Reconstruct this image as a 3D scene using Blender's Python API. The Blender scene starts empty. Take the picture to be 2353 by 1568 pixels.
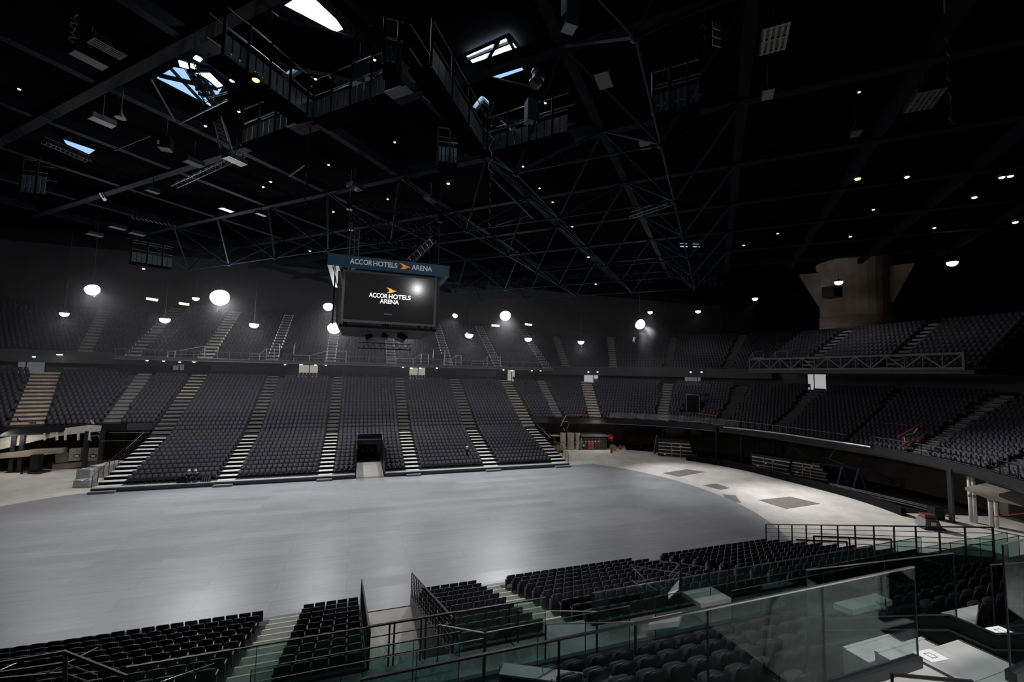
import bpy, math, random
import numpy as np
from mathutils import Vector, Matrix
random.seed(7)
SC = bpy.context.scene
COL = SC.collection
PI = math.pi
# ---------------------------------------------------------------- camera model
IW, IH, FPX = 2353, 1568, 990.0
YAW, PITCH, ROLL = [math.radians(a) for a in (19.63, 4.43, 1.285)]
EYE = Vector((0, 0, 12.16))
_f = Vector((math.sin(YAW) * math.cos(PITCH), math.cos(YAW) * math.cos(PITCH), math.sin(PITCH)))
_r = Vector((math.cos(YAW), -math.sin(YAW), 0))
_u = _r.cross(_f)
CR = _r * math.cos(ROLL) + _u * math.sin(ROLL)
CU = CR.cross(_f)
CF = _f

def at(px, py, x=None, y=None, z=None, d=None):
    """World point of a survey sighting on the plane x=, y=, z= or at the distance d=."""
    ray = CR * ((px - IW / 2) / FPX) - CU * ((py - IH / 2) / FPX) + CF
    if x is not None: t = x / ray.x
    elif y is not None: t = y / ray.y
    elif z is not None: t = (z - EYE.z) / ray.z
    else: t = d / ray.length
    return EYE + ray * t

def project(p):
    v = Vector(p) - EYE
    k = v.dot(CF)
    if k <= 0.1: return None
    return IW / 2 + FPX * v.dot(CR) / k, IH / 2 - FPX * v.dot(CU) / k, k

# ---------------------------------------------------------------- materials
MATS = {}
def mat(name, col, rough=0.6, metal=0.0, noise=0.0, scale=4.0, col2=None, bump=0.0, stretch=None, spec=0.5, coat=0.0):
    m = bpy.data.materials.new(name); m.use_nodes = True
    nt = m.node_tree; b = nt.nodes['Principled BSDF']
    b.inputs['Base Color'].default_value = (*col, 1)
    b.inputs['Roughness'].default_value = rough
    b.inputs['Metallic'].default_value = metal
    b.inputs['Specular IOR Level'].default_value = spec
    if noise or col2 or bump:
        tc = nt.nodes.new('ShaderNodeTexCoord'); mp = nt.nodes.new('ShaderNodeMapping')
        nt.links.new(tc.outputs['Object'], mp.inputs['Vector'])
        if stretch: mp.inputs['Scale'].default_value = stretch
        n = nt.nodes.new('ShaderNodeTexNoise'); n.inputs['Scale'].default_value = scale
        n.inputs['Detail'].default_value = 5.0
        nt.links.new(mp.outputs['Vector'], n.inputs['Vector'])
        cr = nt.nodes.new('ShaderNodeValToRGB')
        c2 = col2 or tuple(min(1, c * (1 + noise)) for c in col)
        c1 = col if col2 else tuple(c * (1 - noise) for c in col)
        cr.color_ramp.elements[0].position = 0.35; cr.color_ramp.elements[1].position = 0.65
        cr.color_ramp.elements[0].color = (*c1, 1); cr.color_ramp.elements[1].color = (*c2, 1)
        nt.links.new(n.outputs['Fac'], cr.inputs['Fac'])
        nt.links.new(cr.outputs['Color'], b.inputs['Base Color'])
        if bump:
            bp = nt.nodes.new('ShaderNodeBump'); bp.inputs['Strength'].default_value = bump
            nt.links.new(n.outputs['Fac'], bp.inputs['Height']); nt.links.new(bp.outputs['Normal'], b.inputs['Normal'])
    MATS[name] = m
    return m

def emis(name, col, strength, sample=True, base=(0.02, 0.02, 0.02)):
    m = bpy.data.materials.new(name); m.use_nodes = True
    b = m.node_tree.nodes['Principled BSDF']
    b.inputs['Base Color'].default_value = (*base, 1)
    b.inputs['Emission Color'].default_value = (*col, 1)
    b.inputs['Emission Strength'].default_value = strength
    b.inputs['Roughness'].default_value = 0.4
    if not sample: m.cycles.emission_sampling = 'NONE'
    MATS[name] = m
    return m

def glass_mat(name, tint, gloss=0.08):
    m = bpy.data.materials.new(name); m.use_nodes = True
    nt = m.node_tree; nt.nodes.clear()
    out = nt.nodes.new('ShaderNodeOutputMaterial'); mix = nt.nodes.new('ShaderNodeMixShader')
    tr = nt.nodes.new('ShaderNodeBsdfTransparent'); gl = nt.nodes.new('ShaderNodeBsdfGlossy')
    lw = nt.nodes.new('ShaderNodeLayerWeight'); lw.inputs['Blend'].default_value = 0.5
    pw = nt.nodes.new('ShaderNodeMath'); pw.operation = 'POWER'; pw.inputs[1].default_value = 4.0; nt.links.new(lw.outputs['Facing'], pw.inputs[0])
    fr = nt.nodes.new('ShaderNodeMath'); fr.operation = 'MULTIPLY_ADD'; fr.inputs[1].default_value = 0.55; fr.inputs[2].default_value = 0.035; nt.links.new(pw.outputs[0], fr.inputs[0])
    ns = nt.nodes.new('ShaderNodeTexNoise'); ns.inputs['Scale'].default_value = 1.5
    tc = nt.nodes.new('ShaderNodeTexCoord'); nt.links.new(tc.outputs['Object'], ns.inputs['Vector'])
    mx = nt.nodes.new('ShaderNodeMix'); mx.data_type = 'RGBA'
    mx.inputs[6].default_value = (*tint, 1); mx.inputs[7].default_value = (*[c * 0.93 for c in tint], 1)
    nt.links.new(ns.outputs['Fac'], mx.inputs[0]); nt.links.new(mx.outputs[2], tr.inputs['Color'])
    gl.inputs['Roughness'].default_value = 0.02; gl.inputs['Color'].default_value = (0.85, 0.95, 0.92, 1)
    nt.links.new(fr.outputs[0], mix.inputs['Fac'])
    nt.links.new(tr.outputs['BSDF'], mix.inputs[1]); nt.links.new(gl.outputs['BSDF'], mix.inputs[2])
    nt.links.new(mix.outputs['Shader'], out.inputs['Surface'])
    MATS[name] = m
    return m

# ---------------------------------------------------------------- mesh builder
class MB:
    def __init__(s): s.v = []; s.f = []; s.m = None; s.smooth = False
    def add(s, vs, fs):
        n = len(s.v)
        if s.m is not None: vs = [s.m @ Vector(p) for p in vs]
        s.v += [tuple(p) for p in vs]; s.f += [tuple(i + n for i in f) for f in fs]
        return s
    def bx(s, x0, x1, y0, y1, z0, z1):
        x0, x1 = min(x0, x1), max(x0, x1); y0, y1 = min(y0, y1), max(y0, y1); z0, z1 = min(z0, z1), max(z0, z1)
        return s.add([(x0, y0, z0), (x1, y0, z0), (x1, y1, z0), (x0, y1, z0), (x0, y0, z1), (x1, y0, z1), (x1, y1, z1), (x0, y1, z1)],
                     [(0, 3, 2, 1), (4, 5, 6, 7), (0, 1, 5, 4), (1, 2, 6, 5), (2, 3, 7, 6), (3, 0, 4, 7)])
    def hexa(s, p):   # eight corners: bottom ring, top ring
        return s.add(p, [(0, 3, 2, 1), (4, 5, 6, 7), (0, 1, 5, 4), (1, 2, 6, 5), (2, 3, 7, 6), (3, 0, 4, 7)])
    def bar(s, p, q, w, h=None, up=(0, 0, 1)):
        h = h or w; p = Vector(p); q = Vector(q); d = (q - p)
        if d.length < 1e-6: return s
        d.normalize(); u = Vector(up)
        if abs(d.dot(u)) > 0.97: u = Vector((0, 1, 0)) if abs(d.y) < 0.9 else Vector((1, 0, 0))
        a = d.cross(u).normalized(); b = a.cross(d)
        o = [(-w / 2, -h / 2), (w / 2, -h / 2), (w / 2, h / 2), (-w / 2, h / 2)]
        return s.hexa([p + a * i + b * j for i, j in o] + [q + a * i + b * j for i, j in o])
    def tube(s, pts, r, n=6, closed=False):
        pts = [Vector(p) for p in pts]; rings = []
        N = len(pts)
        for i, p in enumerate(pts):
            if closed: d = pts[(i + 1) % N] - pts[i - 1]
            else: d = pts[min(i + 1, N - 1)] - pts[max(i - 1, 0)]
            d.normalize(); u = Vector((0, 0, 1))
            if abs(d.z) > 0.95: u = Vector((1, 0, 0))
            a = d.cross(u).normalized(); b = a.cross(d)
            rr = r[i] if isinstance(r, (list, tuple)) else r
            rings.append([p + (a * math.cos(2 * PI * k / n) + b * math.sin(2 * PI * k / n)) * rr for k in range(n)])
        vs = [p for ring in rings for p in ring]; fs = []
        M = N if closed else N - 1
        for i in range(M):
            j = (i + 1) % N
            for k in range(n):
                fs.append((i * n + k, i * n + (k + 1) % n, j * n + (k + 1) % n, j * n + k))
        if not closed:
            fs.append(tuple(range(n - 1, -1, -1))); fs.append(tuple((N - 1) * n + k for k in range(n)))
        return s.add(vs, fs)
    def lathe(s, prof, n=16, c=(0, 0, 0)):
        c = Vector(c); vs = []; fs = []
        for r, z in prof:
            for k in range(n): vs.append(c + Vector((r * math.cos(2 * PI * k / n), r * math.sin(2 * PI * k / n), z)))
        for i in range(len(prof) - 1):
            for k in range(n): fs.append((i * n + k, i * n + (k + 1) % n, (i + 1) * n + (k + 1) % n, (i + 1) * n + k))
        if prof[0][0] > 1e-4: fs.append(tuple(range(n - 1, -1, -1)))
        if prof[-1][0] > 1e-4: fs.append(tuple((len(prof) - 1) * n + k for k in range(n)))
        return s.add(vs, fs)
    def prism(s, poly, a, b, axis='x'):
        """poly: 2-D outline; extruded along axis from a to b (x: (y,z), y: (x,z), z: (x,y))."""
        def P(t, p): return {'x': (t, p[0], p[1]), 'y': (p[0], t, p[1]), 'z': (p[0], p[1], t)}[axis]
        n = len(poly)
        vs = [P(a, p) for p in poly] + [P(b, p) for p in poly]
        fs = [tuple(range(n - 1, -1, -1)), tuple(range(n, 2 * n))] + [(i, (i + 1) % n, n + (i + 1) % n, n + i) for i in range(n)]
        return s.add(vs, fs)
    def build(s, name, m, parent=None, smooth=False):
        me = bpy.data.meshes.new(name); me.from_pydata(s.v, [], s.f); me.update()
        if m is not None: me.materials.append(MATS[m] if isinstance(m, str) else m)
        if smooth or s.smooth:
            me.polygons.foreach_set('use_smooth', [True] * len(me.polygons))
        o = bpy.data.objects.new(name, me); COL.objects.link(o)
        if parent is not None:
            o.parent = parent; o.matrix_parent_inverse = parent.matrix_basis.inverted()
        return o

def build_multi(name, pairs, parent):
    v, f, mi, ms = [], [], [], []
    for mb, m in pairs:
        if not mb.v: continue
        n = len(v); v += mb.v; f += [tuple(i + n for i in q) for q in mb.f]; mi += [len(ms)] * len(mb.f); ms.append(MATS[m])
    me = bpy.data.meshes.new(name); me.from_pydata(v, [], f); me.update()
    for m in ms: me.materials.append(m)
    me.polygons.foreach_set('material_index', mi)
    o = bpy.data.objects.new(name, me); COL.objects.link(o); o.parent = parent; o.matrix_parent_inverse = parent.matrix_basis.inverted()
    return o

def tag(o, label=None, cat=None, group=None, kind=None):
    if label: o['label'] = label
    if cat: o['category'] = cat
    if group: o['group'] = group
    if kind: o['kind'] = kind
    return o
def thing(name, label, cat, loc=(0, 0, 0), rz=0.0, group=None):
    o = bpy.data.objects.new(name, None); COL.objects.link(o); o.empty_display_size = 0.3
    o.location = loc; o.rotation_euler = (0, 0, rz)
    return tag(o, label, cat, group)
def basis(o):
    bpy.context.view_layer.update()
    return o
def part(mb, name, m, parent, smooth=False):
    """Link the mesh as a child; its coordinates are world coordinates unless the builder was local."""
    return mb.build(name, m, parent, smooth)
def lpart(mb, name, m, parent, smooth=False, label=None):
    """A child whose coordinates are local to its parent."""
    o = mb.build(name, m, None, smooth); o.parent = parent
    if label: o['label'] = label
    return o
def copy_tree(o, parent=None):
    c = o.copy(); COL.objects.link(c)
    if parent is not None: c.parent = parent
    for ch in [x for x in o.children]: copy_tree(ch, c)
    return c
ORD = ['first', 'second', 'third', 'fourth', 'fifth', 'sixth', 'seventh', 'eighth', 'ninth', 'tenth', 'eleventh', 'twelfth', 'thirteenth', 'fourteenth',
       'fifteenth', 'sixteenth', 'seventeenth', 'eighteenth', 'nineteenth', 'twentieth', 'twenty-first', 'twenty-second', 'twenty-third', 'twenty-fourth']
# ---------------------------------------------------------------- materials used
mat('seat_fabric', (0.010, 0.010, 0.013), 0.75, noise=0.25, scale=30)
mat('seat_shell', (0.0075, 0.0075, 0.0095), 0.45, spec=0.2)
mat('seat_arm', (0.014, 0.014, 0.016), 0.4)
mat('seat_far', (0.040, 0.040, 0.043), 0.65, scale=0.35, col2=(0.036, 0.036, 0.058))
mat('deck_dark', (0.05, 0.05, 0.052), 0.75, noise=0.2, scale=3)
mat('deck_pale', (0.42, 0.42, 0.41), 0.7, noise=0.12, scale=2.5)
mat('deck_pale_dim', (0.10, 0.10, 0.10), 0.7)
mat('tread_pale', (0.78, 0.78, 0.74), 0.65, noise=0.12, scale=3)
mat('tread_grey', (0.26, 0.26, 0.26), 0.7, noise=0.12, scale=3)
mat('tread_wood', (0.62, 0.55, 0.47), 0.7, noise=0.15, scale=2, stretch=(1, 6, 1))
mat('nosing_yellow', (0.95, 0.93, 0.50), 0.5)
mat('rail_bright', (0.75, 0.75, 0.77), 0.22, metal=0.9)
mat('tread_near', (0.33, 0.325, 0.305), 0.7, noise=0.1, scale=2)
mat('truss_dark', (0.07, 0.07, 0.075), 0.5)
mat('nosing_pale', (0.45, 0.45, 0.43), 0.5)
mat('plinth_blue', (0.10, 0.10, 0.16), 0.5, noise=0.1)
mat('black_metal', (0.012, 0.012, 0.014), 0.45, metal=0.3)
mat('matte_black', (0.005, 0.005, 0.006), 0.6, spec=0.25)
mat('dark_metal', (0.035, 0.036, 0.04), 0.45, metal=0.5)
mat('grey_metal', (0.22, 0.22, 0.23), 0.4, metal=0.6)
mat('pale_metal', (0.55, 0.55, 0.56), 0.35, metal=0.6)
mat('white_paint', (0.62, 0.60, 0.55), 0.6, noise=0.1)
mat('red_paint', (0.50, 0.045, 0.03), 0.5)
mat('orange_strap', (0.65, 0.30, 0.06), 0.6)
mat('blue_paint', (0.008, 0.025, 0.10), 0.5)
mat('blue_steel', (0.006, 0.018, 0.036), 0.55, spec=0.2)
mat('roof_beam', (0.005, 0.007, 0.011), 0.6, noise=0.2, scale=0.6, spec=0.05)
mat('kick_board', (0.34, 0.42, 0.50), 0.5, noise=0.15, scale=0.8)
mat('wall_dark', (0.075, 0.075, 0.08), 0.85, noise=0.15, scale=0.4)
mat('wall_black', (0.008, 0.008, 0.009), 0.9, noise=0.2, scale=0.3, spec=0.1)
mat('wall_grey', (0.085, 0.085, 0.095), 0.8, noise=0.1, scale=0.4)
mat('ceiling_black', (0.004, 0.004, 0.005), 0.95, noise=0.3, scale=0.2, spec=0.0)
mat('tube_blue', (0.10, 0.19, 0.27), 0.4)
mat('concrete_pylon', (0.36, 0.285, 0.23), 0.9, noise=0.3, scale=0.25, spec=0.1)
mat('concrete_raw', (0.30, 0.26, 0.21), 0.85, noise=0.25, scale=0.5)
mat('brown_panel', (0.042, 0.036, 0.026), 0.8, noise=0.3, scale=0.6)
mat('red_dull', (0.14, 0.035, 0.03), 0.5)
mat('beige_cabinet', (0.40, 0.37, 0.29), 0.6)
mat('plastic_wrap', (0.55, 0.57, 0.60), 0.25, noise=0.25, scale=5, bump=0.6)
mat('plywood', (0.50, 0.40, 0.27), 0.7, noise=0.2, scale=3, stretch=(1, 5, 1))
mat('steel_plate', (0.20, 0.185, 0.165), 0.6, noise=0.15, scale=2)
mat('paper_white', (0.8, 0.8, 0.8), 0.7)
mat('ink_grey', (0.25, 0.25, 0.25), 0.7)
mat('skin', (0.45, 0.28, 0.20), 0.6)
mat('cloth_dark', (0.012, 0.012, 0.014), 0.9)
mat('cloth_blue', (0.03, 0.035, 0.06), 0.9)
mat('helmet_white', (0.8, 0.8, 0.78), 0.35)
mat('rubber', (0.01, 0.01, 0.01), 0.8)
emis('banner_blue', (0.008, 0.032, 0.058), 0.45, sample=False)
mat('letter_grey', (0.42, 0.46, 0.48), 0.5)
emis('letter_led', (0.30, 0.34, 0.37), 0.75, sample=False)
emis('bird_orange', (0.55, 0.20, 0.02), 0.75, sample=False)
_m = mat('screen_black', (0.024, 0.024, 0.025), 0.12, noise=0.15, scale=16, bump=0.4); _b = _m.node_tree.nodes['Principled BSDF']; _b.inputs['Emission Color'].default_value = (1, 1, 1.02, 1); _b.inputs['Emission Strength'].default_value = 0.009
mat('screen_frame', (0.55, 0.55, 0.56), 0.5)
mat('duct_silver', (0.45, 0.45, 0.46), 0.3, metal=0.8)
mat('lamp_shell', (0.10, 0.10, 0.11), 0.4, metal=0.6)
mat('lens_dull', (0.09, 0.10, 0.10), 0.3)
mat('cable', (0.25, 0.25, 0.27), 0.5)
emis('glow_flood', (1.0, 0.97, 0.92), 14, sample=False)
emis('glow_lamp', (1.0, 0.96, 0.90), 9, sample=False)
emis('glow_dot', (1.0, 0.95, 0.86), 9, sample=False)
emis('glow_orange', (1.0, 0.42, 0.08), 6, sample=False)
emis('glow_tube', (1.0, 0.78, 0.45), 2.6, sample=False)
emis('glow_room', (0.80, 0.86, 0.90), 0.42, sample=False)
emis('glow_warmroom', (0.85, 0.84, 0.70), 0.35, sample=False)
emis('glow_dimroom', (0.62, 0.64, 0.72), 0.13, sample=False)
emis('glow_sky', (0.78, 0.89, 1.0), 26.0)
emis('glow_skyblue', (0.34, 0.56, 0.90), 1.15)
emis('glow_text', (1.0, 1.0, 1.0), 1.3, sample=False)
emis('glow_bird', (1.0, 0.42, 0.06), 1.2, sample=False)
emis('glow_signblue', (0.05, 0.10, 0.35), 0.5, sample=False)
glass_mat('glass_green', (0.74, 0.86, 0.83))
glass_mat('glass_clear', (0.86, 0.91, 0.90))
MATS['glow_sky'].cycles.emission_sampling = 'FRONT_BACK'

_m = mat('plastic_film', (0.5, 0.5, 0.52), 0.25); _m.node_tree.nodes['Principled BSDF'].inputs['Alpha'].default_value = 0.10

def floor_material(name, c1, c2, joint, bw, bh, rough, rvar, streak, msize=0.012):
    m = bpy.data.materials.new(name); m.use_nodes = True
    nt = m.node_tree; b = nt.nodes['Principled BSDF']; L = nt.links
    tc = nt.nodes.new('ShaderNodeTexCoord')
    br = nt.nodes.new('ShaderNodeTexBrick')
    br.inputs['Scale'].default_value = 1.0; br.inputs['Brick Width'].default_value = bw; br.inputs['Row Height'].default_value = bh
    br.inputs['Mortar Size'].default_value = msize; br.inputs['Mortar Smooth'].default_value = 0.2; br.inputs['Bias'].default_value = 0.0
    br.inputs['Color1'].default_value = (0.2, 0.2, 0.2, 1); br.inputs['Color2'].default_value = (0.8, 0.8, 0.8, 1); br.inputs['Mortar'].default_value = (0.5, 0.5, 0.5, 1)
    L.new(tc.outputs['Object'], br.inputs['Vector'])
    mp = nt.nodes.new('ShaderNodeMapping'); mp.inputs['Scale'].default_value = streak
    L.new(tc.outputs['Object'], mp.inputs['Vector'])
    n1 = nt.nodes.new('ShaderNodeTexNoise'); n1.inputs['Scale'].default_value = 1.0; n1.inputs['Detail'].default_value = 7.0; n1.inputs['Roughness'].default_value = 0.62
    L.new(mp.outputs['Vector'], n1.inputs['Vector'])
    n2 = nt.nodes.new('ShaderNodeTexNoise'); n2.inputs['Scale'].default_value = 0.14; n2.inputs['Detail'].default_value = 4.0
    L.new(tc.outputs['Object'], n2.inputs['Vector'])
    ad = nt.nodes.new('ShaderNodeMath'); ad.operation = 'ADD'; L.new(n1.outputs['Fac'], ad.inputs[0]); L.new(n2.outputs['Fac'], ad.inputs[1])
    hv = nt.nodes.new('ShaderNodeMath'); hv.operation = 'MULTIPLY'; hv.inputs[1].default_value = 0.5; L.new(ad.outputs[0], hv.inputs[0])
    cr = nt.nodes.new('ShaderNodeValToRGB'); cr.color_ramp.elements[0].position = 0.36; cr.color_ramp.elements[1].position = 0.62
    cr.color_ramp.elements[0].color = (*c1, 1); cr.color_ramp.elements[1].color = (*c2, 1)
    L.new(hv.outputs[0], cr.inputs['Fac'])
    pv = nt.nodes.new('ShaderNodeMix'); pv.data_type = 'RGBA'; pv.blend_type = 'SOFT_LIGHT'; pv.inputs[0].default_value = 0.16
    L.new(cr.outputs['Color'], pv.inputs[6]); L.new(br.outputs['Color'], pv.inputs[7])
    jm = nt.nodes.new('ShaderNodeMix'); jm.data_type = 'RGBA'; jm.inputs[7].default_value = (*joint, 1)
    L.new(pv.outputs[2], jm.inputs[6]); L.new(br.outputs['Fac'], jm.inputs[0])
    L.new(jm.outputs[2], b.inputs['Base Color'])
    rr = nt.nodes.new('ShaderNodeMapRange'); rr.inputs['To Min'].default_value = rough - rvar; rr.inputs['To Max'].default_value = rough + rvar
    sp = nt.nodes.new('ShaderNodeSeparateColor'); L.new(br.outputs['Color'], sp.inputs['Color'])
    L.new(sp.outputs[0], rr.inputs['Value']); L.new(rr.outputs['Result'], b.inputs['Roughness'])
    MATS[name] = m
floor_material('floor_cover', (0.30, 0.30, 0.318), (0.405, 0.405, 0.425), (0.12, 0.12, 0.12), 7.3, 1.25, 0.40, 0.07, (0.5, 5.0, 1.0), 0.0075)
floor_material('floor_concrete', (0.52, 0.48, 0.42), (0.78, 0.735, 0.67), (0.55, 0.51, 0.46), 7.0, 7.0, 0.62, 0.05, (0.55, 0.55, 1.0), 0.01)
# ================================================================ levels and plan
X0 = 2.05
FAR = 52.75                     # front edge of the far stand
NEAR = 23.9                     # front edge of the near stand
def bank_row(r):
    return (0.3 + 0.95 * r, 0.95, 0.45 + 0.28 * r, 0.28) if r < 12 else (11.7 + 0.75 * (r - 12), 0.75, 3.96 + 0.43 * (r - 12), 0.43)
NB = 29
TIER_N, TIER_P, TIER_R, TIER_Z = 15, 0.75, 0.43, 4.82
ARC = {'fr': (30.0, 42.0), 'nr': (30.0, 34.65), 'fl': (-26.0, 42.0)}
RAD = 24.0

# ---------------------------------------------------------------- floor
m = MB().bx(-80, 96, -12, 94, -0.3, 0.0)
tag(m.build('floor', 'floor_concrete'), kind='structure')
pts = []
for k in range(41):
    a = math.radians(-40.5 + 79 * k / 40); pts.append((13.2 + 23.3 * math.cos(a), 39 + 23.3 * math.sin(a)))
for k in range(41):
    a = math.radians(121 + 118 * k / 40); pts.append((-15.5 + 17 * math.cos(a), 38.3 + 17 * math.sin(a)))
m = MB().prism(pts, 0.0, 0.03, 'z')
tag(m.build('floor_cover', 'floor_cover'), kind='structure')

# ---------------------------------------------------------------- seats (positions first)
far_seats = []      # (x, y, z, rot)   seat faces local +y
near_seats = []     # (x, y, z, rot, row, idx, block)
def run(x0, x1, pitch=0.5):
    n = max(1, int((x1 - x0) / pitch + 0.25)); s = (x1 - x0) / n
    return [x0 + s * (i + 0.5) for i in range(n)]
FB = [(-20.95, -13.35, 0, 0), (-11.45, -3.7, 0.75, 0.5), (-1.95, 5.9, 0, 0), (7.75, 15.55, 0.5, 0.75), (17.7, 25.05, 0, 0)]
for r in range(NB):
    d, p, z, rise = bank_row(r)
    y = FAR + d + p - 0.16
    for bi, (x0, x1, sl, sr) in enumerate(FB):
        if r >= 20: x0, x1 = x0 + sl, x1 - sr
        segs = [(x0, x1)]
        if bi == 2 and r <= 8: segs = [(x0, 0.25), (3.7, x1)]
        for s0, s1 in segs:
            for x in run(s0, s1): far_seats.append((x, y, z, PI))

# ---------------------------------------------------------------- far stand
FS = thing('telescopic_stand', 'long dark stand with six stairs facing across the grey floor', 'seating stand', (X0, FAR, 0))
m = MB()
for r in range(NB):
    d, p, z, rise = bank_row(r)
    segs = [(-23.25, 27.35)] if r > 8 else [(-23.25, 0.45), (3.5, 27.35)]
    for x0, x1 in segs: m.bx(x0, x1, FAR + d, FAR + d + p + 0.05, max(0.02, z - rise - 0.35), z)
part(m, 'terrace', 'deck_dark', FS)
m = MB()
for x0, x1 in ((-23.25, 0.42), (3.53, 27.35)):
    m.bx(x0, x1, FAR, FAR + 0.35, 0.03, 0.42)
    m.bx(x0, x1, FAR - 0.05, FAR + 0.02, 0.33, 0.40)
part(m, 'plinth', 'plinth_blue', FS)
m = MB()
for x0, x1 in ((-23.25, 0.42), (3.53, 27.35)): m.bx(x0, x1, FAR - 0.08, FAR + 0.6, 0.42, 0.47)
part(m, 'front_walkway', 'deck_pale', FS)
FST = [(-23.2, -21.25), (-13.2, -11.6), (-3.55, -2.1), (6.05, 7.6), (15.7, 17.55), (25.2, 27.3)]
wood_from = {0: 21, 5: 12}
def stair_parts(parent, rows, x0, x1, Y, sgn, upper_mat, wood, low_rows, nos_lo='nosing_pale', lo_mat='tread_pale', nw=0.045):
    lo, hi, wd, nl, nh, ris = MB(), MB(), MB(), MB(), MB(), MB()
    for r, (d, p, z, rise) in rows:
        tgt = wd if wood is not None and r >= wood else (lo if r < low_rows else hi)
        nz = nl if r < low_rows else nh
        for a, b, zz in (((d, d + p, z + 0.012),) if r < low_rows else ((d, d + p / 2, z + 0.012), (d + p / 2, d + p, z + rise / 2 + 0.012))):
            ya, yb = Y + sgn * a, Y + sgn * b
            if tgt is lo: ris.bx(x0, x1, ya, yb, zz - 0.28, zz - 0.02); tgt.bx(x0, x1, ya - sgn * 0.02, yb, zz - 0.02, zz)
            else: tgt.bx(x0, x1, ya, yb, zz - 0.15, zz)
            nz.bx(x0, x1, ya - sgn * 0.005, ya + sgn * nw, zz - 0.02, zz + 0.006)
    build_multi('stair', [(lo, lo_mat), (hi, upper_mat), (wd, 'tread_wood'), (ris, 'deck_dark'), (nl, nos_lo), (nh, 'deck_dark')], parent)
for i, (x0, x1) in enumerate(FST):
    stair_parts(FS, [(r, bank_row(r)) for r in range(NB)], x0, x1, FAR, 1, 'tread_grey', wood_from.get(i), 12)
    m = MB().bx(x0 - 0.05, x1 + 0.05, FAR - 0.55, FAR, 0.03, 0.24)
    part(m, 'foot_step', 'tread_grey', FS)
# central passage of the far stand
m = MB()
m.bx(0.30, 0.45, FAR, FAR + 9.2, 0.03, 3.3)
m.bx(3.50, 3.65, FAR, FAR + 9.2, 0.03, 3.3)
m.bx(0.30, 3.65, FAR + 8.75, FAR + 8.95, 3.25, 3.75)
m.bx(0.2, 3.75, FAR + 8.7, FAR + 8.76, 3.62, 3.72)
part(m, 'passage_surround', 'black_metal', FS)
m = MB(); m.bx(0.3, 3.65, FAR + 11.4, FAR + 11.55, 0.03, 3.3)
part(m, 'passage_wall', 'concrete_raw', FS)
for k in range(2):
    m = MB(); xa = 0.62 + 1.25 * k; m.bx(xa, xa + 1.22, FAR + 11.3, FAR + 11.38, 0.05, 2.35)
    dd = part(m, 'door', 'wall_black', FS)
    h = MB(); h.bx(xa + 0.5, xa + 0.68, FAR + 11.24, FAR + 11.3, 1.05, 1.3); part(h, 'notice', 'letter_grey', dd)
m = MB()
m.tube([(3.55, FAR + 0.1, 1.35), (3.55, FAR + 8.8, 4.0)], 0.035)
m.tube([(0.40, FAR + 0.1, 1.35), (0.40, FAR + 8.8, 4.0)], 0.03)
for k in range(8):
    y = FAR + 0.1 + 8.7 * k / 7
    for x in (0.40, 3.55): m.tube([(x, y, 0.4 + 2.65 * k / 7), (x, y, 1.35 + 2.65 * k / 7)], 0.02)
part(m, 'passage_handrail', 'pale_metal', FS)
# guard rails at the two ends of the far stand
for x in (-23.32, 27.42):
    m = MB(); top = []
    for r in range(0, 14):
        d, p, z, rise = bank_row(r); top.append(Vector((x, FAR + d, z + 1.15)))
        m.bx(x - 0.02, x + 0.02, FAR + d - 0.02, FAR + d + 0.02, 0.03, z + 1.15)
    m.tube(top, 0.03)
    for k in (0.28, 0.56, 0.84): m.tube([p - Vector((0, 0, k)) for p in top], 0.012)
    part(m, 'end_rail', 'dark_metal', FS)

# ---------------------------------------------------------------- fixed lower tiers (both ends)
def az_hit(px, py, c, R):
    """Angle on the circle (c, R) that the sighting meets (far intersection in front of the camera)."""
    d = at(px, py, d=1.0) - EYE; dx, dy = d.x, d.y; n = math.hypot(dx, dy); dx /= n; dy /= n
    fx, fy = EYE.x - c[0], EYE.y - c[1]
    b = fx * dx + fy * dy; cc = fx * fx + fy * fy - R * R
    t = -b + math.sqrt(max(0, b * b - cc))
    return math.atan2(EYE.y + dy * t - c[1], EYE.x + dx * t - c[0])
def zone_pt(zone, s, o):
    """zone 'fr','nr','fl': s is the angle; 'e': s is y on the right end; returns x, y, facing rotation."""
    if zone == 'e': return 54 + o, s, PI / 2
    c = ARC[zone]; R = RAD + o
    return c[0] + R * math.cos(s), c[1] + R * math.sin(s), s + PI / 2
def strip(mb, zone, s0, s1, o0, o1, z0, z1, step=0.06):
    n = max(1, int(abs(s1 - s0) / (step if zone != 'e' else 3.0)) + 1)
    for k in range(n):
        a, b = s0 + (s1 - s0) * k / n, s0 + (s1 - s0) * (k + 1) / n
        q = [zone_pt(zone, a, o0)[:2], zone_pt(zone, a, o1)[:2], zone_pt(zone, b, o1)[:2], zone_pt(zone, b, o0)[:2]]
        mb.hexa([(x, y, z0) for x, y in q] + [(x, y, z1) for x, y in q])
ZONES = {'right': [('fr', PI / 2, 0.0), ('e', 42.0, 34.65), ('nr', 0.0, -1.25)], 'left': [('fl', PI / 2, PI * 0.93)]}
aisles = {'fr': [], 'e': [], 'nr': [], 'fl': []}
AIS = [('fr', 1284, 972, 1.5, 'tread_grey'), ('fr', 1368, 968, 2.1, 'tread_wood'), ('fr', 1520, 975, 1.7, 'tread_grey'), ('fr', 1655, 968, 1.6, 'deck_dark'),
       ('fr', 1780, 965, 1.5, 'deck_dark'), ('fl', 252, 982, 1.6, 'tread_grey'), ('fl', 60, 985, 2.6, 'tread_wood')]
for z_, px, py, w, mt in AIS: aisles[z_].append((az_hit(px, py, ARC[z_], 24.6), w, mt))
ye = at(1965, 985, x=54.5).y
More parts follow.
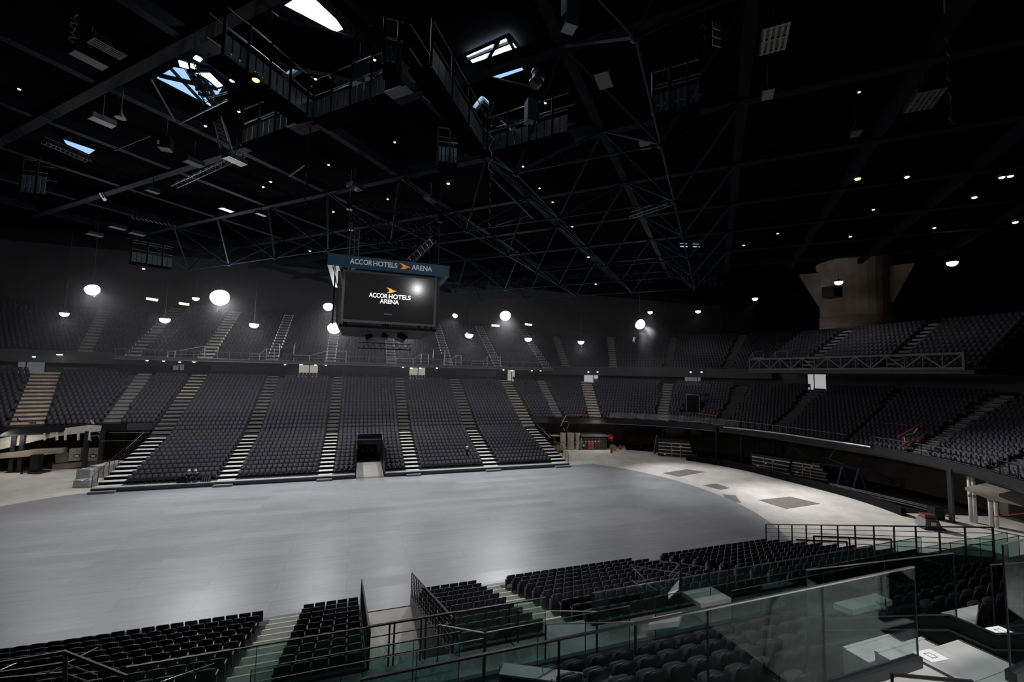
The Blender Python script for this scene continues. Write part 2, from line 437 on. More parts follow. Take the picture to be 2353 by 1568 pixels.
aisles['e'].append((ye, 1.5, 'deck_dark'))
aisles['nr'] += [(-0.28, 1.5, 'deck_dark'), (-0.62, 1.5, 'deck_dark')]
PORT = az_hit(1597, 920, ARC['fr'], 29.0)           # the small black portal in the right corner tier
for side, zs in ZONES.items():
    m = MB(); f = MB()
    for zone, a, b in zs:
        for i in range(TIER_N):
            o = TIER_P * i; z = TIER_Z + TIER_R * i
            strip(m, zone, a, b, o, o + TIER_P + 0.04, z - TIER_R - 0.25, z)
        strip(m, zone, a, b, TIER_P * TIER_N, 14.2, 10.6, 10.84)
        strip(f, zone, a, b, -0.35, 0.0, 4.35, 5.15)
    tag(m.build('floor_tier_' + side, 'deck_dark'), kind='structure')
    tag(f.build('trim_tier_' + side, 'black_metal'), kind='structure')
straight = MB(); 
for x0, x1 in ((-26, -23.45), (27.5, 30)):
    for i in range(TIER_N):
        o = TIER_P * i; z = TIER_Z + TIER_R * i
        straight.bx(x0, x1, 66 + o, 66 + o + TIER_P + 0.04, z - TIER_R - 0.25, z)
    straight.bx(x0, x1, 65.65, 66, 4.35, 5.15)
straight.bx(-26, 30, 77.2, 80.2, 10.6, 10.84)
tag(straight.build('floor_concourse', 'deck_dark'), kind='structure')
for x0, x1 in ((-26.0, -23.6), (27.7, 30.0)):
    for i in range(TIER_N):
        for x in run(x0, x1): far_seats.append((x, 66 + TIER_P * i + 0.6, TIER_Z + TIER_R * i, PI))
for side, zs in ZONES.items():
    for zone, a, b in zs:
        for i in range(TIER_N):
            o = TIER_P * i + 0.6; z = TIER_Z + TIER_R * i
            R = RAD + o
            n = int(abs(b - a) * (R if zone != 'e' else 1) / 0.5)
            for k in range(n):
                s = a + (b - a) * (k + 0.5) / n
                sc_ = R if zone != 'e' else 1.0
                if any(abs(s - q) * sc_ < w / 2 + 0.22 + (0.5 if i > 9 and w < 2 else 0) for q, w, _ in aisles[zone]): continue
                if zone == 'fr' and 3 <= i <= 9 and abs(s - PORT) * R < 1.7: continue
                if zone == 'nr' and s < -0.9: continue
                x, y, r = zone_pt(zone, s, o); far_seats.append((x, y, z, r))
STAIR_LABEL = {1284: 'grey radial stair beside the bank end, right of the far stand', 1368: 'pale wooden stair in the corner tier right of the far stand',
               1520: 'grey radial stair left of the black portal in the corner tier', 1655: 'dark radial stair right of the black portal', 1780: 'dark stair of the right end tier below the lit doorway',
               252: 'grey radial stair just left of the far stand', 60: 'wide pale wooden stair at the left edge of the hall'}
def radial_stair(zone, s, w, mt, label, n=TIER_N, o0=0.0, p=TIER_P, z0=TIER_Z, rise=TIER_R, name='tier_stair'):
    x, y, r = zone_pt(zone, s, o0)
    t = thing(name, label, 'stair', (x, y, z0 - rise), r, 'stairs of the fixed tiers')
    a, b = MB(), MB()
    for i in range(n):
        for h in (0, 1):
            o = p * i + h * p / 2; zz = rise * (i + 1) + h * rise / 2 + 0.015
            a.bx(-w / 2, w / 2, -o - p / 2, -o, zz - 0.2, zz)
            b.bx(-w / 2, w / 2, -o - 0.05, -o + 0.006, zz - 0.02, zz + 0.006)
    lpart(a, 'treads', mt, t)
    lpart(b, 'edge_stripe', 'orange_strap' if mt == 'tread_wood' and zone == 'fl' else ('nosing_pale' if mt != 'deck_dark' else 'dark_metal'), t)
    return t
for (z_, px, py, w, mt) in AIS:
    radial_stair(z_, az_hit(px, py, ARC[z_], 24.6), w, mt, STAIR_LABEL[px])
radial_stair('e', ye, 1.5, 'deck_dark', 'dark stair near the middle of the right end tier')
radial_stair('nr', -0.28, 1.2, 'deck_pale_dim', 'stair with pale worn treads at the near end of the right tier')
radial_stair('nr', -0.62, 1.5, 'deck_dark', 'dark stair nearest the camera in the right tier')
# the small portal
x, y, r = zone_pt('fr', PORT, 3.6)
t = thing('tier_portal', 'black doorway portal with a pale frame among the corner seats', 'portal', (x, y, 6.4), r)
lpart(MB().bx(-0.95, 0.95, -1.2, 0.0, 0.3, 3.0), 'opening', 'wall_black', t)
fm = MB(); fm.bx(-1.05, -0.95, -0.1, 0.1, 0.3, 3.1); fm.bx(0.95, 1.05, -0.1, 0.1, 0.3, 3.1); fm.bx(-1.05, 1.05, -0.1, 0.1, 3.0, 3.12)
lpart(fm, 'frame', 'grey_metal', t)

# ---------------------------------------------------------------- concourse walls behind the lower tiers
w = MB(); w.bx(-26, 30, 80, 80.3, 10.6, 13.2)
tag(w.build('wall_concourse', 'wall_grey'), kind='structure')
w = MB(); strip(w, 'fr', PI / 2, 0, 14.0, 14.3, 10.6, 13.6); strip(w, 'e', 42, 34.65, 14.0, 14.3, 10.6, 13.6); strip(w, 'nr', 0, -1.25, 14.0, 14.3, 10.6, 13.6)
tag(w.build('wall_concourse_right', 'wall_dark'), kind='structure')
w = MB(); strip(w, 'fl', PI / 2, PI * 0.93, 14.0, 14.3, 10.6, 13.6)
tag(w.build('wall_concourse_left', 'wall_grey'), kind='structure')

# doorways seen lit in those walls
def doorway(n, px0, px1, py0, py1, wall, m_, split=0.55):
    pc = (px0 + px1) / 2
    if wall == 'far':
        a, b = at(px0, py1, y=79.9), at(px1, py0, y=79.9); rz = 0
        x0, x1, z0, z1 = a.x, b.x, 10.84, max(b.z, 12.5); loc = Vector(((x0 + x1) / 2, 79.9, z0)); wd = x1 - x0
    else:
        c = ARC[wall]; s0, s1 = az_hit(px0, py1, c, 37.8), az_hit(px1, py1, c, 37.8); s = (s0 + s1) / 2
        wd = abs(s0 - s1) * 37.8; x, y = c[0] + 37.8 * math.cos(s), c[1] + 37.8 * math.sin(s)
        dist = math.hypot(x, y); loc = Vector((x, y, 10.84)); rz = s - PI / 2
        b = at(px1, py0, d=1); k = EYE + (b - EYE) * (dist / math.hypot(b.x, b.y)); z1 = max(k.z, 12.6); z0 = 10.84
    t = thing('door_%d' % n, None, None, loc, rz); t['kind'] = 'structure'
    h = z1 - z0
    lpart(MB().bx(-wd / 2, wd / 2, -0.02, 0.1, 0, h), 'opening', m_, t)
    f = MB(); f.bx(-wd / 2 - 0.12, -wd / 2, -0.12, 0.1, 0, h + 0.1); f.bx(wd / 2, wd / 2 + 0.12, -0.12, 0.1, 0, h + 0.1); f.bx(-wd / 2 - 0.12, wd / 2 + 0.12, -0.12, 0.1, h, h + 0.12)
    f.bx(-wd / 2 + wd * split - 0.06, -wd / 2 + wd * split + 0.06, -0.1, 0.0, 0, h)
    lpart(f, 'frame', 'black_metal', t)
    return t
doorway(1, 397, 424, 838, 857, 'far', 'glow_dimroom')
doorway(2, 686, 731, 840, 868, 'far', 'glow_warmroom')
doorway(3, 940, 977, 846, 870, 'far', 'glow_warmroom')
doorway(4, 1166, 1183, 849, 872, 'far', 'glow_warmroom')
doorway(5, 1342, 1374, 856, 876, 'fr', 'glow_room', 0.66)
doorway(6, 1574, 1610, 858, 880, 'fr', 'glow_dimroom', 0.8)
doorway(7, 1857, 1899, 855, 888, 'fr', 'glow_room', 0.35)
doorway(8, 40, 102, 822, 850, 'fl', 'glow_dimroom', 0.3)
w = MB()
for px0, px1, py0, py1 in ((485, 617, 842, 858), (1048, 1140, 853, 864), (785, 895, 852, 866)):
    a, b = at(px0, py1, y=79.95), at(px1, py0, y=79.95); w.bx(a.x, b.x, 79.9, 80.05, 10.9, 12.6)
tag(w.build('trim_1', 'grey_metal'), kind='structure')

# ---------------------------------------------------------------- balcony and upper tiers
BAL_N, BAL_P, BAL_R = 17, 0.86, 0.52
m = MB(); m.bx(-30.6, 33.8, 72.0, 80.2, 13.0, 13.42)
for i in range(BAL_N): m.bx(-30.6, 33.8, 73.0 + BAL_P * i, 73.0 + BAL_P * (i + 1) + 0.04, 13.0 + BAL_R * i, 13.46 + BAL_R * i)
tag(m.build('floor_balcony', 'deck_dark'), kind='structure')
BAS = [(-29.0, 1.5, 'tread_grey'), (at(475, 805, y=73.5).x, 1.6, 'tread_wood'), (at(628, 800, y=73.5).x, 1.3, 'tread_grey'), (at(760, 812, y=73.5).x, 1.3, 'tread_grey'), (at(900, 815, y=73.5).x, 1.3, 'tread_grey'),
       (at(1030, 822, y=73.5).x, 1.3, 'tread_grey'), (at(1143, 830, y=73.5).x, 1.3, 'tread_grey'), (at(1255, 835, y=73.5).x, 1.3, 'tread_grey')]
BLAB = ['grey stair at the left end of the balcony', 'pale wooden stair in the balcony seats', 'grey balcony stair in front of the screen, nearest its left side', 'grey balcony stair hidden partly by the bright lamp near the screen',
        'grey balcony stair below the middle of the screen', 'grey balcony stair just right of the screen', 'grey balcony stair under the bright flood lamp', 'grey stair at the right end of the balcony']
for (xc, wd, mt), lab in zip(BAS, BLAB):
    t = thing('balcony_stair', lab, 'stair', (xc, 73.0, 12.94), 0, 'stairs of the balcony'); a, b = MB(), MB()
    for i in range(BAL_N):
        for h in (0, 1):
            o = BAL_P * i + h * BAL_P / 2; zz = BAL_R * (i + 1) + h * BAL_R / 2 + 0.015
            a.bx(-wd / 2, wd / 2, o, o + BAL_P / 2, zz - 0.2, zz)
        b.bx(-wd / 2 - 0.1, -wd / 2 + 0.02, BAL_P * i, BAL_P * i + 0.1, BAL_R * (i + 1), BAL_R * (i + 1) + 0.3); b.bx(wd / 2 - 0.02, wd / 2 + 0.1, BAL_P * i, BAL_P * i + 0.1, BAL_R * (i + 1), BAL_R * (i + 1) + 0.3)
    lpart(a, 'treads', mt, t); lpart(b, 'side_marker', 'pale_metal', t)  # seat-end lights along both stair sides, modelled as pale unlit blocks
for i in range(BAL_N):
    for x in run(-30.3, 33.5, 0.52):
        if any(abs(x - q[0]) < q[1] / 2 + 0.25 for q in BAS): continue
        far_seats.append((x, 73.0 + BAL_P * i + 0.66, 13.46 + BAL_R * i, PI))
# lattice rail along the balcony front
t = thing('balcony_rail', 'long grey lattice rail along the front of the far balcony', 'railing', (X0, 72.0, 13.0))
a, b, c = MB(), MB(), MB()
for z, dy in ((13.05, 0), (13.42, 0.0), (13.42, 0.35), (13.05, 0.35), (14.4, 0.3)): a.tube([(-30.5, 71.9 - dy + 0.3, z), (33.7, 71.9 - dy + 0.3, z)], 0.06 if z < 14 else 0.035)
n = 88
for k in range(n):
    x = -30.5 + 64.2 * k / n; x2 = x + 64.2 / n
    b.tube([(x, 71.9 + 0.3, 13.05), ((x + x2) / 2, 71.55 + 0.3, 13.42), (x2, 71.9 + 0.3, 13.05)], 0.025, 4)
    if k % 2 == 0: part(MB().tube([(x, 72.1, 13.42), (x, 71.9, 14.4)], 0.028, 5), 'post', 'grey_metal', t)
part(a, 'chord', 'grey_metal', t); part(b, 'lacing', 'grey_metal', t)
# guards at the balcony entrances (bright tubular frames)
GL = ['grey tubular guard at the balcony gangway left of the screen', 'grey tubular guard under the lamp below the screen', 'grey tubular guard on the balcony below the hanging speakers', 'grey tubular guard at the balcony gangway right of the screen', 'low grey tubular guard near the right end of the balcony', 'grey tubular guard left of the pale balcony stair']
for (pa, pb, pc, pd), lab in zip([(573, 597, 612, 630), (675, 712, 752, 796), (890, 950, 968, 985), (1020, 1035, 1048, 1060), (1085, 1112, 1120, 1150), (385, 402, 470, 500)], GL):
    xs = [at(p, 815, y=72.6).x for p in (pa, pb, pc, pd)]
    t = thing('balcony_guard', lab, 'railing', ((xs[0] + xs[3]) / 2, 72.6, 13.46), 0, 'guards on the balcony front')
    a = MB(); a.tube([(xs[0], 72.6, 13.46), (xs[0], 72.6, 14.3), (xs[1], 72.6, 14.35), (xs[2], 72.6, 15.2), (xs[3], 72.6, 15.2), (xs[3], 72.6, 13.46)], 0.045)
    a.tube([(xs[2], 72.6, 13.46), (xs[2], 72.6, 15.2)], 0.045); a.tube([(xs[1], 72.6, 13.46), (xs[1], 72.6, 14.35)], 0.045)
    part(a, 'frame', 'pale_metal', t)
    b = MB(); b.tube([(xs[0], 72.6, 13.9), (xs[3], 72.6, 14.0)], 0.03); part(b, 'mid_rail', 'pale_metal', t)
# dark boxes beside the balcony gangways
for px, lab in ((660, 'black gangway mouth on the balcony left of the screen'), (1008, 'black gangway mouth on the balcony right of the screen')):
    p = at(px, 808, y=75.0)
    t = thing('gangway_mouth', lab, 'portal', (p.x, 75.0, 13.5)); part(MB().bx(p.x - 0.9, p.x + 0.9, 74.6, 76.5, 13.5, 15.3), 'opening', 'wall_black', t)
    part(MB().tube([(p.x - 1.0, 74.5, 13.5), (p.x - 1.0, 74.5, 16.0), (p.x - 1.0, 76.6, 16.4)], 0.06), 'frame', 'pale_metal', t); part(MB().tube([(p.x + 1.0, 74.5, 13.5), (p.x + 1.0, 74.5, 16.0), (p.x + 1.0, 76.6, 16.4)], 0.06), 'frame', 'pale_metal', t)

# upper corner tiers
UP_N = 15
def upper(zone, a, b, o0, name, n=UP_N, seats=True, z0=13.46):
    m = MB()
    for i in range(n): strip(m, zone, a, b, o0 + BAL_P * i, o0 + BAL_P * (i + 1) + 0.04, z0 - 0.5 + BAL_R * i, z0 + BAL_R * i)
    strip(m, zone, a, b, o0 - 0.25, o0, z0 - 1.1, z0 + 0.55)
    strip(m, zone, a, b, o0, o0 + BAL_P * n, z0 - 1.1, z0 - 0.45)
    tag(m.build(name, 'deck_dark'), kind='structure')
ua = {'fr': [(az_hit(1302, 840, ARC['fr'], 36.5), 1.5, 'tread_grey'), (az_hit(1410, 845, ARC['fr'], 36.5), 1.5, 'tread_grey'), (az_hit(1535, 845, ARC['fr'], 36.5), 1.4, 'deck_dark'), (az_hit(1668, 845, ARC['fr'], 36.5), 1.4, 'deck_dark')],
      'fl': [(az_hit(192, 815, ARC['fl'], 36.5), 1.5, 'tread_grey'), (PI * 0.80, 1.5, 'deck_dark')], 'e': [], 'nr': []}
UPZ = [('fr', PI / 2, 0.30, 12.2, 'floor_upper_right', UP_N), ('fl', PI / 2, PI * 0.9, 12.2, 'floor_upper_left', UP_N)]
for zone, a, b, o0, nm, n in UPZ:
    upper(zone, a, b, o0, nm, n)
    for i in range(n):
        o = o0 + BAL_P * i + 0.66; R = RAD + o; z = 13.46 + BAL_R * i
        q = int(abs(b - a) * R / 0.52)
        for k in range(q):
            s = a + (b - a) * (k + 0.5) / q
            if any(abs(s - u) * R < w_ / 2 + 0.25 for u, w_, _ in ua[zone]): continue
            x, y, r = zone_pt(zone, s, o); far_seats.append((x, y, z, r))
UL = {'fr': ['grey stair in the upper corner next to the balcony end', 'grey stair of the upper corner tier behind the bright lamp', 'dark stair of the upper corner tier above the black portal', 'dark stair of the upper corner tier beside the lattice balcony'],
      'fl': ['dim stair in the upper tier at the left side of the hall', 'dark stair high at the far left of the upper tier']}
for zone in ('fr', 'fl'):
    for (s, wd, mt), lab in zip(ua[zone], UL[zone]):
        radial_stair(zone, s, wd, mt, lab, UP_N, 12.2, BAL_P, 13.46, BAL_R, 'upper_stair')
# end balcony on the right with its lattice front
m = MB(); m.bx(56.8, 66, 24.5, 50.5, 13.2, 13.6)
for i in range(12): m.bx(58 + BAL_P * i, 58 + BAL_P * (i + 1) + 0.04, 24.5, 50.5, 13.2 + BAL_R * i, 13.7 + BAL_R * i)
tag(m.build('floor_balcony_right', 'deck_dark'), kind='structure')
yb = [at(1850, 810, x=59).y, at(2045, 805, x=59).y]
for i in range(12):
    for y in run(24.8, 50.2, 0.52):
        if any(abs(y - q) < 0.9 for q in yb): continue
        far_seats.append((58 + BAL_P * i + 0.66, y, 13.7 + BAL_R * i, PI / 2))
for q, lab in zip(yb, ('dark stair of the right balcony left of the concrete pylon', 'dark stair of the right balcony right of the concrete pylon')):
    t = thing('balcony_stair', lab, 'stair', (58, q, 13.1), 0, 'stairs of the balcony'); a = MB()
    for i in range(12):
        for h in (0, 1): a.bx(58 + BAL_P * i + h * BAL_P / 2, 58 + BAL_P * (i + (1 + h) / 2), q - 0.65, q + 0.65, 13.3 + BAL_R * i, 13.72 + BAL_R * i + h * 0.26)
    part(a, 'treads', 'tread_grey', t)
t = thing('balcony_truss', 'grey lattice girder along the front of the right balcony', 'truss', (56.8, 37.5, 13.7))
a, b = MB(), MB(); y0, y1 = 25.2, 50.0
for z in (13.75, 15.25): a.bx(56.65, 56.85, y0, y1, z - 0.12, z + 0.12)
a.bx(56.6, 56.9, y0 - 0.1, y0 + 0.1, 13.6, 15.4); a.bx(56.6, 56.9, y1 - 0.1, y1 + 0.1, 13.6, 15.4)
nk = 15
for k in range(nk):
    ya = y0 + (y1 - y0) * k / nk; yc = y0 + (y1 - y0) * (k + 1) / nk
    if k % 2: b.bar((56.75, ya, 13.8), (56.75, yc, 15.2), 0.13)
    else: b.bar((56.75, ya, 15.2), (56.75, yc, 13.8), 0.13)
    b.bar((56.75, yc, 13.8), (56.75, yc, 15.2), 0.08)
part(a, 'chord', 'truss_dark', t); part(b, 'lacing', 'truss_dark', t)
for py_, lab in ((1790, 'pale stepped handrail at the left end of the right balcony, upper one'), (1738, 'pale stepped handrail at the left end of the right balcony, lower one')):
    pz = at(py_, 815, x=58.5); t = thing('gangway_rail', lab, 'railing', (58.5, pz.y, 14.0))
    a = MB(); zz = pz.z
    a.tube([(58.5, pz.y + 1.6, zz - 1.2), (58.5, pz.y + 0.6, zz + 0.4), (58.5, pz.y - 1.3, zz + 0.5), (58.5, pz.y - 1.3, zz - 0.6)], 0.05); a.bx(58.4, 58.9, pz.y - 1.2, pz.y + 0.6, zz - 0.75, zz - 0.5)
    a.tube([(58.5, pz.y + 0.6, zz + 0.4), (58.5, pz.y + 0.6, zz - 0.6)], 0.04)
    part(a, 'tube', 'grey_metal', t)

# ---------------------------------------------------------------- hall shell
w = MB(); w.bx(-80, 96.5, 94, 94.5, 0, 36); tag(w.build('wall_far', 'wall_dark'), kind='structure')
w = MB(); w.bx(96, 96.5, -12, 94, 0, 36); tag(w.build('wall_right', 'wall_black'), kind='structure')
w = MB(); w.bx(-80.5, -80, -12, 94.5, 0, 36); tag(w.build('wall_left', 'wall_dark'), kind='structure')
w = MB(); w.bx(-80.5, 96.5, -12.5, -12, 0, 36); tag(w.build('wall_near', 'wall_black'), kind='structure')
# lower walls below the raised tiers
w = MB(); strip(w, 'fr', PI / 2, 0, 6.0, 6.3, 0, 7.0); strip(w, 'e', 42, 34.65, 6.0, 6.3, 0, 7.0); strip(w, 'nr', 0, -1.2, 6.0, 6.3, 0, 7.0)
tag(w.build('wall_undercroft_right', 'brown_panel'), kind='structure')
w = MB(); strip(w, 'fl', PI / 2, PI * 0.93, 5.0, 5.3, 0, 6.5); tag(w.build('wall_undercroft_left', 'brown_panel'), kind='structure')
w = MB(); strip(w, 'fr', PI * 0.32, PI * 0.18, 0.0, 6.0, 0.0, 0.04); strip(w, 'fr', PI * 0.18, 0, -4.0, 6.0, 0.0, 0.04); strip(w, 'e', 42, 34.65, -4.0, 6.0, 0.0, 0.04); strip(w, 'nr', 0, -0.4, -4.0, 6.0, 0.0, 0.04)  # black strip over the floor, paints the shade behind the kerb
tag(w.build('floor_shade_strip', 'wall_black'), kind='structure')
w = MB(); strip(w, 'fr', PI * 0.18, 0, -4.4, -4.0, 0, 0.75); strip(w, 'e', 42, 34.65, -4.4, -4.0, 0, 0.75); strip(w, 'nr', 0, -0.45, -4.4, -4.0, 0, 0.75)
tag(w.build('wall_kerb', 'wall_black'), kind='structure')
# ================================================================ near stand (mirrored) and the boxes above it
def NY(d): return NEAR - d
NR = 10
NBLK = [('A', -20.5, -3.43), ('B', -1.84, 0.58), ('C', 3.55, 6.45), ('D', 8.12, 16.6), ('E', 18.27, 26.9)]
for r in range(NR):
    d, p, z, rise = bank_row(r)
    for nm, x0, x1 in NBLK:
        xs = run(x0, x1, 0.5)
        for i, x in enumerate(xs):
            if nm == 'D' and r == 0 and i >= len(xs) - 1: continue
            near_seats.append((x, NY(d + p - 0.15), z, 0.0, r, i, nm, len(xs)))
NS = thing('near_stand', 'near dark stand split by two pale yellow-edged stairs and a gangway', 'seating stand', (X0, NEAR, 0))
m = MB()
for r in range(NR):
    d, p, z, rise = bank_row(r)
    for x0, x1 in ((-24, 0.66), (3.3, 27.3)): m.bx(x0, x1, NY(d), NY(d + p + 0.05), max(0.04, z - rise - 0.3), z)
part(m, 'terrace', 'deck_dark', NS)
m = MB()
for x0, x1 in ((-24, 0.66), (3.3, 27.3)): m.bx(x0, x1, NEAR, NEAR - 0.3, 0.03, 0.44)
part(m, 'plinth', 'plinth_blue', NS)
for x0, x1 in ((-3.3, -1.95), (6.6, 8.0), (16.75, 18.1)):
    stair_parts(NS, [(r, bank_row(r)) for r in range(NR)], x0, x1, NEAR, -1, 'tread_pale', None, NR, 'nosing_yellow', lo_mat='tread_near', nw=0.075)
# gangway side walls with slatted rails
for x, s in ((0.72, 1), (3.22, -1)):
    m = MB(); y0, y1 = NEAR, 13.95; z0, z1 = 0.45, 3.3
    m.add([(x - 0.04, y0, 0.03), (x + 0.04, y0, 0.03), (x + 0.04, y1, 0.03), (x - 0.04, y1, 0.03), (x - 0.04, y0, z0), (x + 0.04, y0, z0), (x + 0.04, y1, z1), (x - 0.04, y1, z1)],
          [(0, 3, 2, 1), (4, 5, 6, 7), (0, 1, 5, 4), (1, 2, 6, 5), (2, 3, 7, 6), (3, 0, 4, 7)])
    part(m, 'gangway_wall', 'dark_metal', NS)
    m = MB(); m.tube([(x, y0, z0 + 1.15), (x, y1, z1 + 1.15)], 0.035)
    m.tube([(x, y0, z0 + 0.1), (x, y1, z1 + 0.1)], 0.03)
    n = 17
    for k in range(n + 1):
        y = y0 + (y1 - y0) * k / n; zz = z0 + (z1 - z0) * k / n
        m.bar((x, y, zz - 0.2), (x, y, zz + 1.15), 0.05, 0.03)
    n = 5
    for k in range(1, n):
        m.tube([(x, y0, z0 + 0.1 + 1.05 * k / n), (x, y1, z1 + 0.1 + 1.05 * k / n)], 0.013, 4)
    part(m, 'gangway_rail', 'black_metal', NS)
# rail on the right-hand end of the near stand
m = MB(); x = 27.35; pa, pb = Vector((x, 23.1, 2.12)), Vector((x, 11.5, 5.75))
m.tube([pa, pb], 0.04)
for k in range(1, 5): m.tube([pa - Vector((0, 0, 0.26 * k)), pb - Vector((0, 0, 0.26 * k))], 0.016, 4)
n = 12
for k in range(n + 1):
    p = pa.lerp(pb, k / n); part(MB().bx(x - 0.03, x + 0.03, p.y - 0.03, p.y + 0.03, p.z - 1.6, p.z), 'end_rail_post', 'black_metal', NS)
part(m, 'end_rail', 'black_metal', NS)
m = MB(); m.add([(x - 0.03, pa.y, 0.05), (x + 0.03, pa.y, 0.05), (x + 0.03, pb.y, 0.05), (x - 0.03, pb.y, 0.05)] + [(x - 0.03, pa.y, pa.z - 1.3), (x + 0.03, pa.y, pa.z - 1.3), (x + 0.03, pb.y, pb.z - 1.3), (x - 0.03, pb.y, pb.z - 1.3)],
                [(0, 3, 2, 1), (4, 5, 6, 7), (0, 1, 5, 4), (1, 2, 6, 5), (2, 3, 7, 6), (3, 0, 4, 7)])
part(m, 'end_panel', 'dark_metal', NS)

# cross aisle and upper near tier
m = MB(); m.bx(-24, 32, 10.65, 13.95, 3.05, 3.4)
for x0, x1 in ((-24, 0.66), (3.3, 32)): m.bx(x0, x1, 13.9, 14.4, 2.3, 3.38)
tag(m.build('floor_cross_aisle', 'deck_pale'), kind='structure')
NT_P, NT_R = 0.85, 0.38
m = MB()
for i in range(8):
    y = 10.55 - NT_P * i; z = 4.82 + NT_R * i; m.bx(-24, 34, y - NT_P - 0.03, y, z - 1.0, z)
m.bx(-24, 34, 10.55, 10.68, 3.4, 4.86)
tag(m.build('floor_tier_near', 'deck_dark'), kind='structure')
m = MB(); m.bx(-24, 4.9, -6, 3.72, 8.2, 8.64); m.bx(-24, 6.85, 3.6, 3.78, 6.9, 8.63); tag(m.build('floor_box_front', 'deck_dark'), kind='structure')
m = MB(); m.bx(4.9, 6.85, -6, 3.6, 8.2, 8.65); m.bx(6.85, 7.97, -6, 3.22, 8.2, 8.65); m.bx(7.97, 40, -6, 2.4, 8.2, 8.65)
tag(m.build('floor_box_landing', 'deck_pale'), kind='structure')
for i in range(8):
    y = 10.55 - NT_P * i - 0.66; z = 4.82 + NT_R * i
    rng = [('L', -3.2, 0.4, (0, 1)), ('M', 3.6, 6.6 if i > 5 else 11.4, (2, 3, 4, 5, 6, 7)), ('R', 12.6, 21.0, (0, 1, 2, 3, 4, 5, 6, 7))]
    for nm, x0, x1, rows in rng:
        if i in rows:
            xs = run(x0, x1, 0.56)
            for k, x in enumerate(xs): near_seats.append((x, y, z, 0.0, i, k, nm, len(xs)))

# aisle steps at the lower right, pale treads with yellow-white edges
t = thing('aisle_steps', 'pale grey aisle steps with light edges at the lower right corner', 'stair', (7.8, 3.3, 8.65))
a, b = MB(), MB()
for k in range(3):
    y1 = 3.75 + 0.42 * k; z = 8.65 - 0.19 * k
    a.bx(6.9, 7.97, y1 - 0.55, y1, z - 0.35, z - 0.001 + (0.012 if k == 0 else 0)); b.bx(6.9, 7.97, y1 - 0.04, y1 + 0.006, z - 0.03, z + 0.014)
part(a, 'treads', 'deck_pale', t); part(b, 'edge_stripe', 'nosing_pale', t)
def label_sheet(px, py, z, lab, rz):
    p = at(px, py, z=z)
    t = thing('paper_notice', lab, 'notice', (p.x, p.y, z), rz, 'paper row notices')
    lpart(MB().bx(-0.15, 0.15, -0.105, 0.105, 0, 0.006), 'sheet', 'paper_white', t)
    q = MB()
    for x0, x1, y0, y1 in ((-0.05, 0.05, 0.04, 0.05), (-0.05, 0.05, -0.05, -0.04), (-0.05, -0.04, -0.05, 0.05), (0.04, 0.05, -0.05, 0.05)): q.bx(x0, x1, y0, y1, 0.006, 0.009)
    lpart(q, 'mark', 'ink_grey', t)
label_sheet(2139, 1508, 8.664, 'white paper notice on the top aisle step at the lower right', -0.1)
label_sheet(2300, 1452, 8.66, 'white paper notice on the pale slab by the right edge', -0.1)
# black solid parapet beside those steps
WX = 7.98
top = [(2.6, 9.32), (3.12, 9.06), (3.40, 8.90), (3.86, 8.90), (4.30, 8.67), (5.6, 7.95)]
t = thing('stair_parapet', 'black solid stair wall with sloping top beside the pale aisle steps', 'parapet', (WX + 0.05, 4, 7))
part(MB().prism(top + [(5.6, 6.6), (2.6, 8.2)], WX, WX + 0.1, 'x'), 'panel', 'matte_black', t)
m = MB(); m.tube([(WX + 0.03, y, z + 0.015) for y, z in top], 0.02); part(m, 'top_edge', 'dark_metal', t)
m = MB(); m.tube([(WX - 0.03, y, z - 0.17) for y, z in top], 0.013); part(m, 'handrail', 'dark_metal', t)

# ---------------------------------------------------------------- glass balustrades
def glass_run(name, label, p0, p1, zb, zt, n, post=True, rail=0.012, gm='glass_green', railm='rail_bright', group='glass balustrades', zb1=None, zt1=None, sill=True):
    zb1 = zb if zb1 is None else zb1; zt1 = zt if zt1 is None else zt1
    a, b = Vector((p0[0], p0[1], 0)), Vector((p1[0], p1[1], 0))
    t = thing(name, label, 'glass balustrade', ((a + b) / 2).to_tuple()[:2] + (zb,), 0, group)
    dr = (b - a).normalized(); nr = Vector((-dr.y, dr.x, 0)) * 0.008
    for k in range(n):
        g = 0.012
        q0 = a.lerp(b, k / n) + dr * g; q1 = a.lerp(b, (k + 1) / n) - dr * g
        f0, f1 = k / n, (k + 1) / n
        b0, b1 = zb + (zb1 - zb) * f0, zb + (zb1 - zb) * f1; t0, t1 = zt + (zt1 - zt) * f0, zt + (zt1 - zt) * f1
        m = MB().hexa([(q0 - nr) + Vector((0, 0, b0)), (q1 - nr) + Vector((0, 0, b1)), (q1 + nr) + Vector((0, 0, b1)), (q0 + nr) + Vector((0, 0, b0)),
                       (q0 - nr) + Vector((0, 0, t0)), (q1 - nr) + Vector((0, 0, t1)), (q1 + nr) + Vector((0, 0, t1)), (q0 + nr) + Vector((0, 0, t0))])
        part(m, 'pane', gm, t)
    m = MB(); m.bar(a + Vector((0, 0, zt + 0.01)), b + Vector((0, 0, zt1 + 0.01)), rail * 1.6, rail); part(m, 'top_rail', railm, t)
    if sill:
        m = MB(); m.bar(a + Vector((0, 0, zb - 0.04)), b + Vector((0, 0, zb1 - 0.04)), 0.10, 0.12); part(m, 'base_channel', 'dark_metal', t)
    if post:
        for k in range(n + 1):
            m = MB(); p = a.lerp(b, k / n); f = k / n
            m.bx(p.x - 0.008, p.x + 0.008, p.y - 0.008, p.y + 0.008, zb + (zb1 - zb) * f, zt + (zt1 - zt) * f)
            part(m, 'joint', 'dark_metal', t)
    return t
glass_run('glass_balustrade', 'frontmost glass balustrade with a pale top edge, at the lower right', (0.13, 3.6), (6.76, 3.6), 8.75, 9.83, 4, rail=0.016, gm='glass_clear')
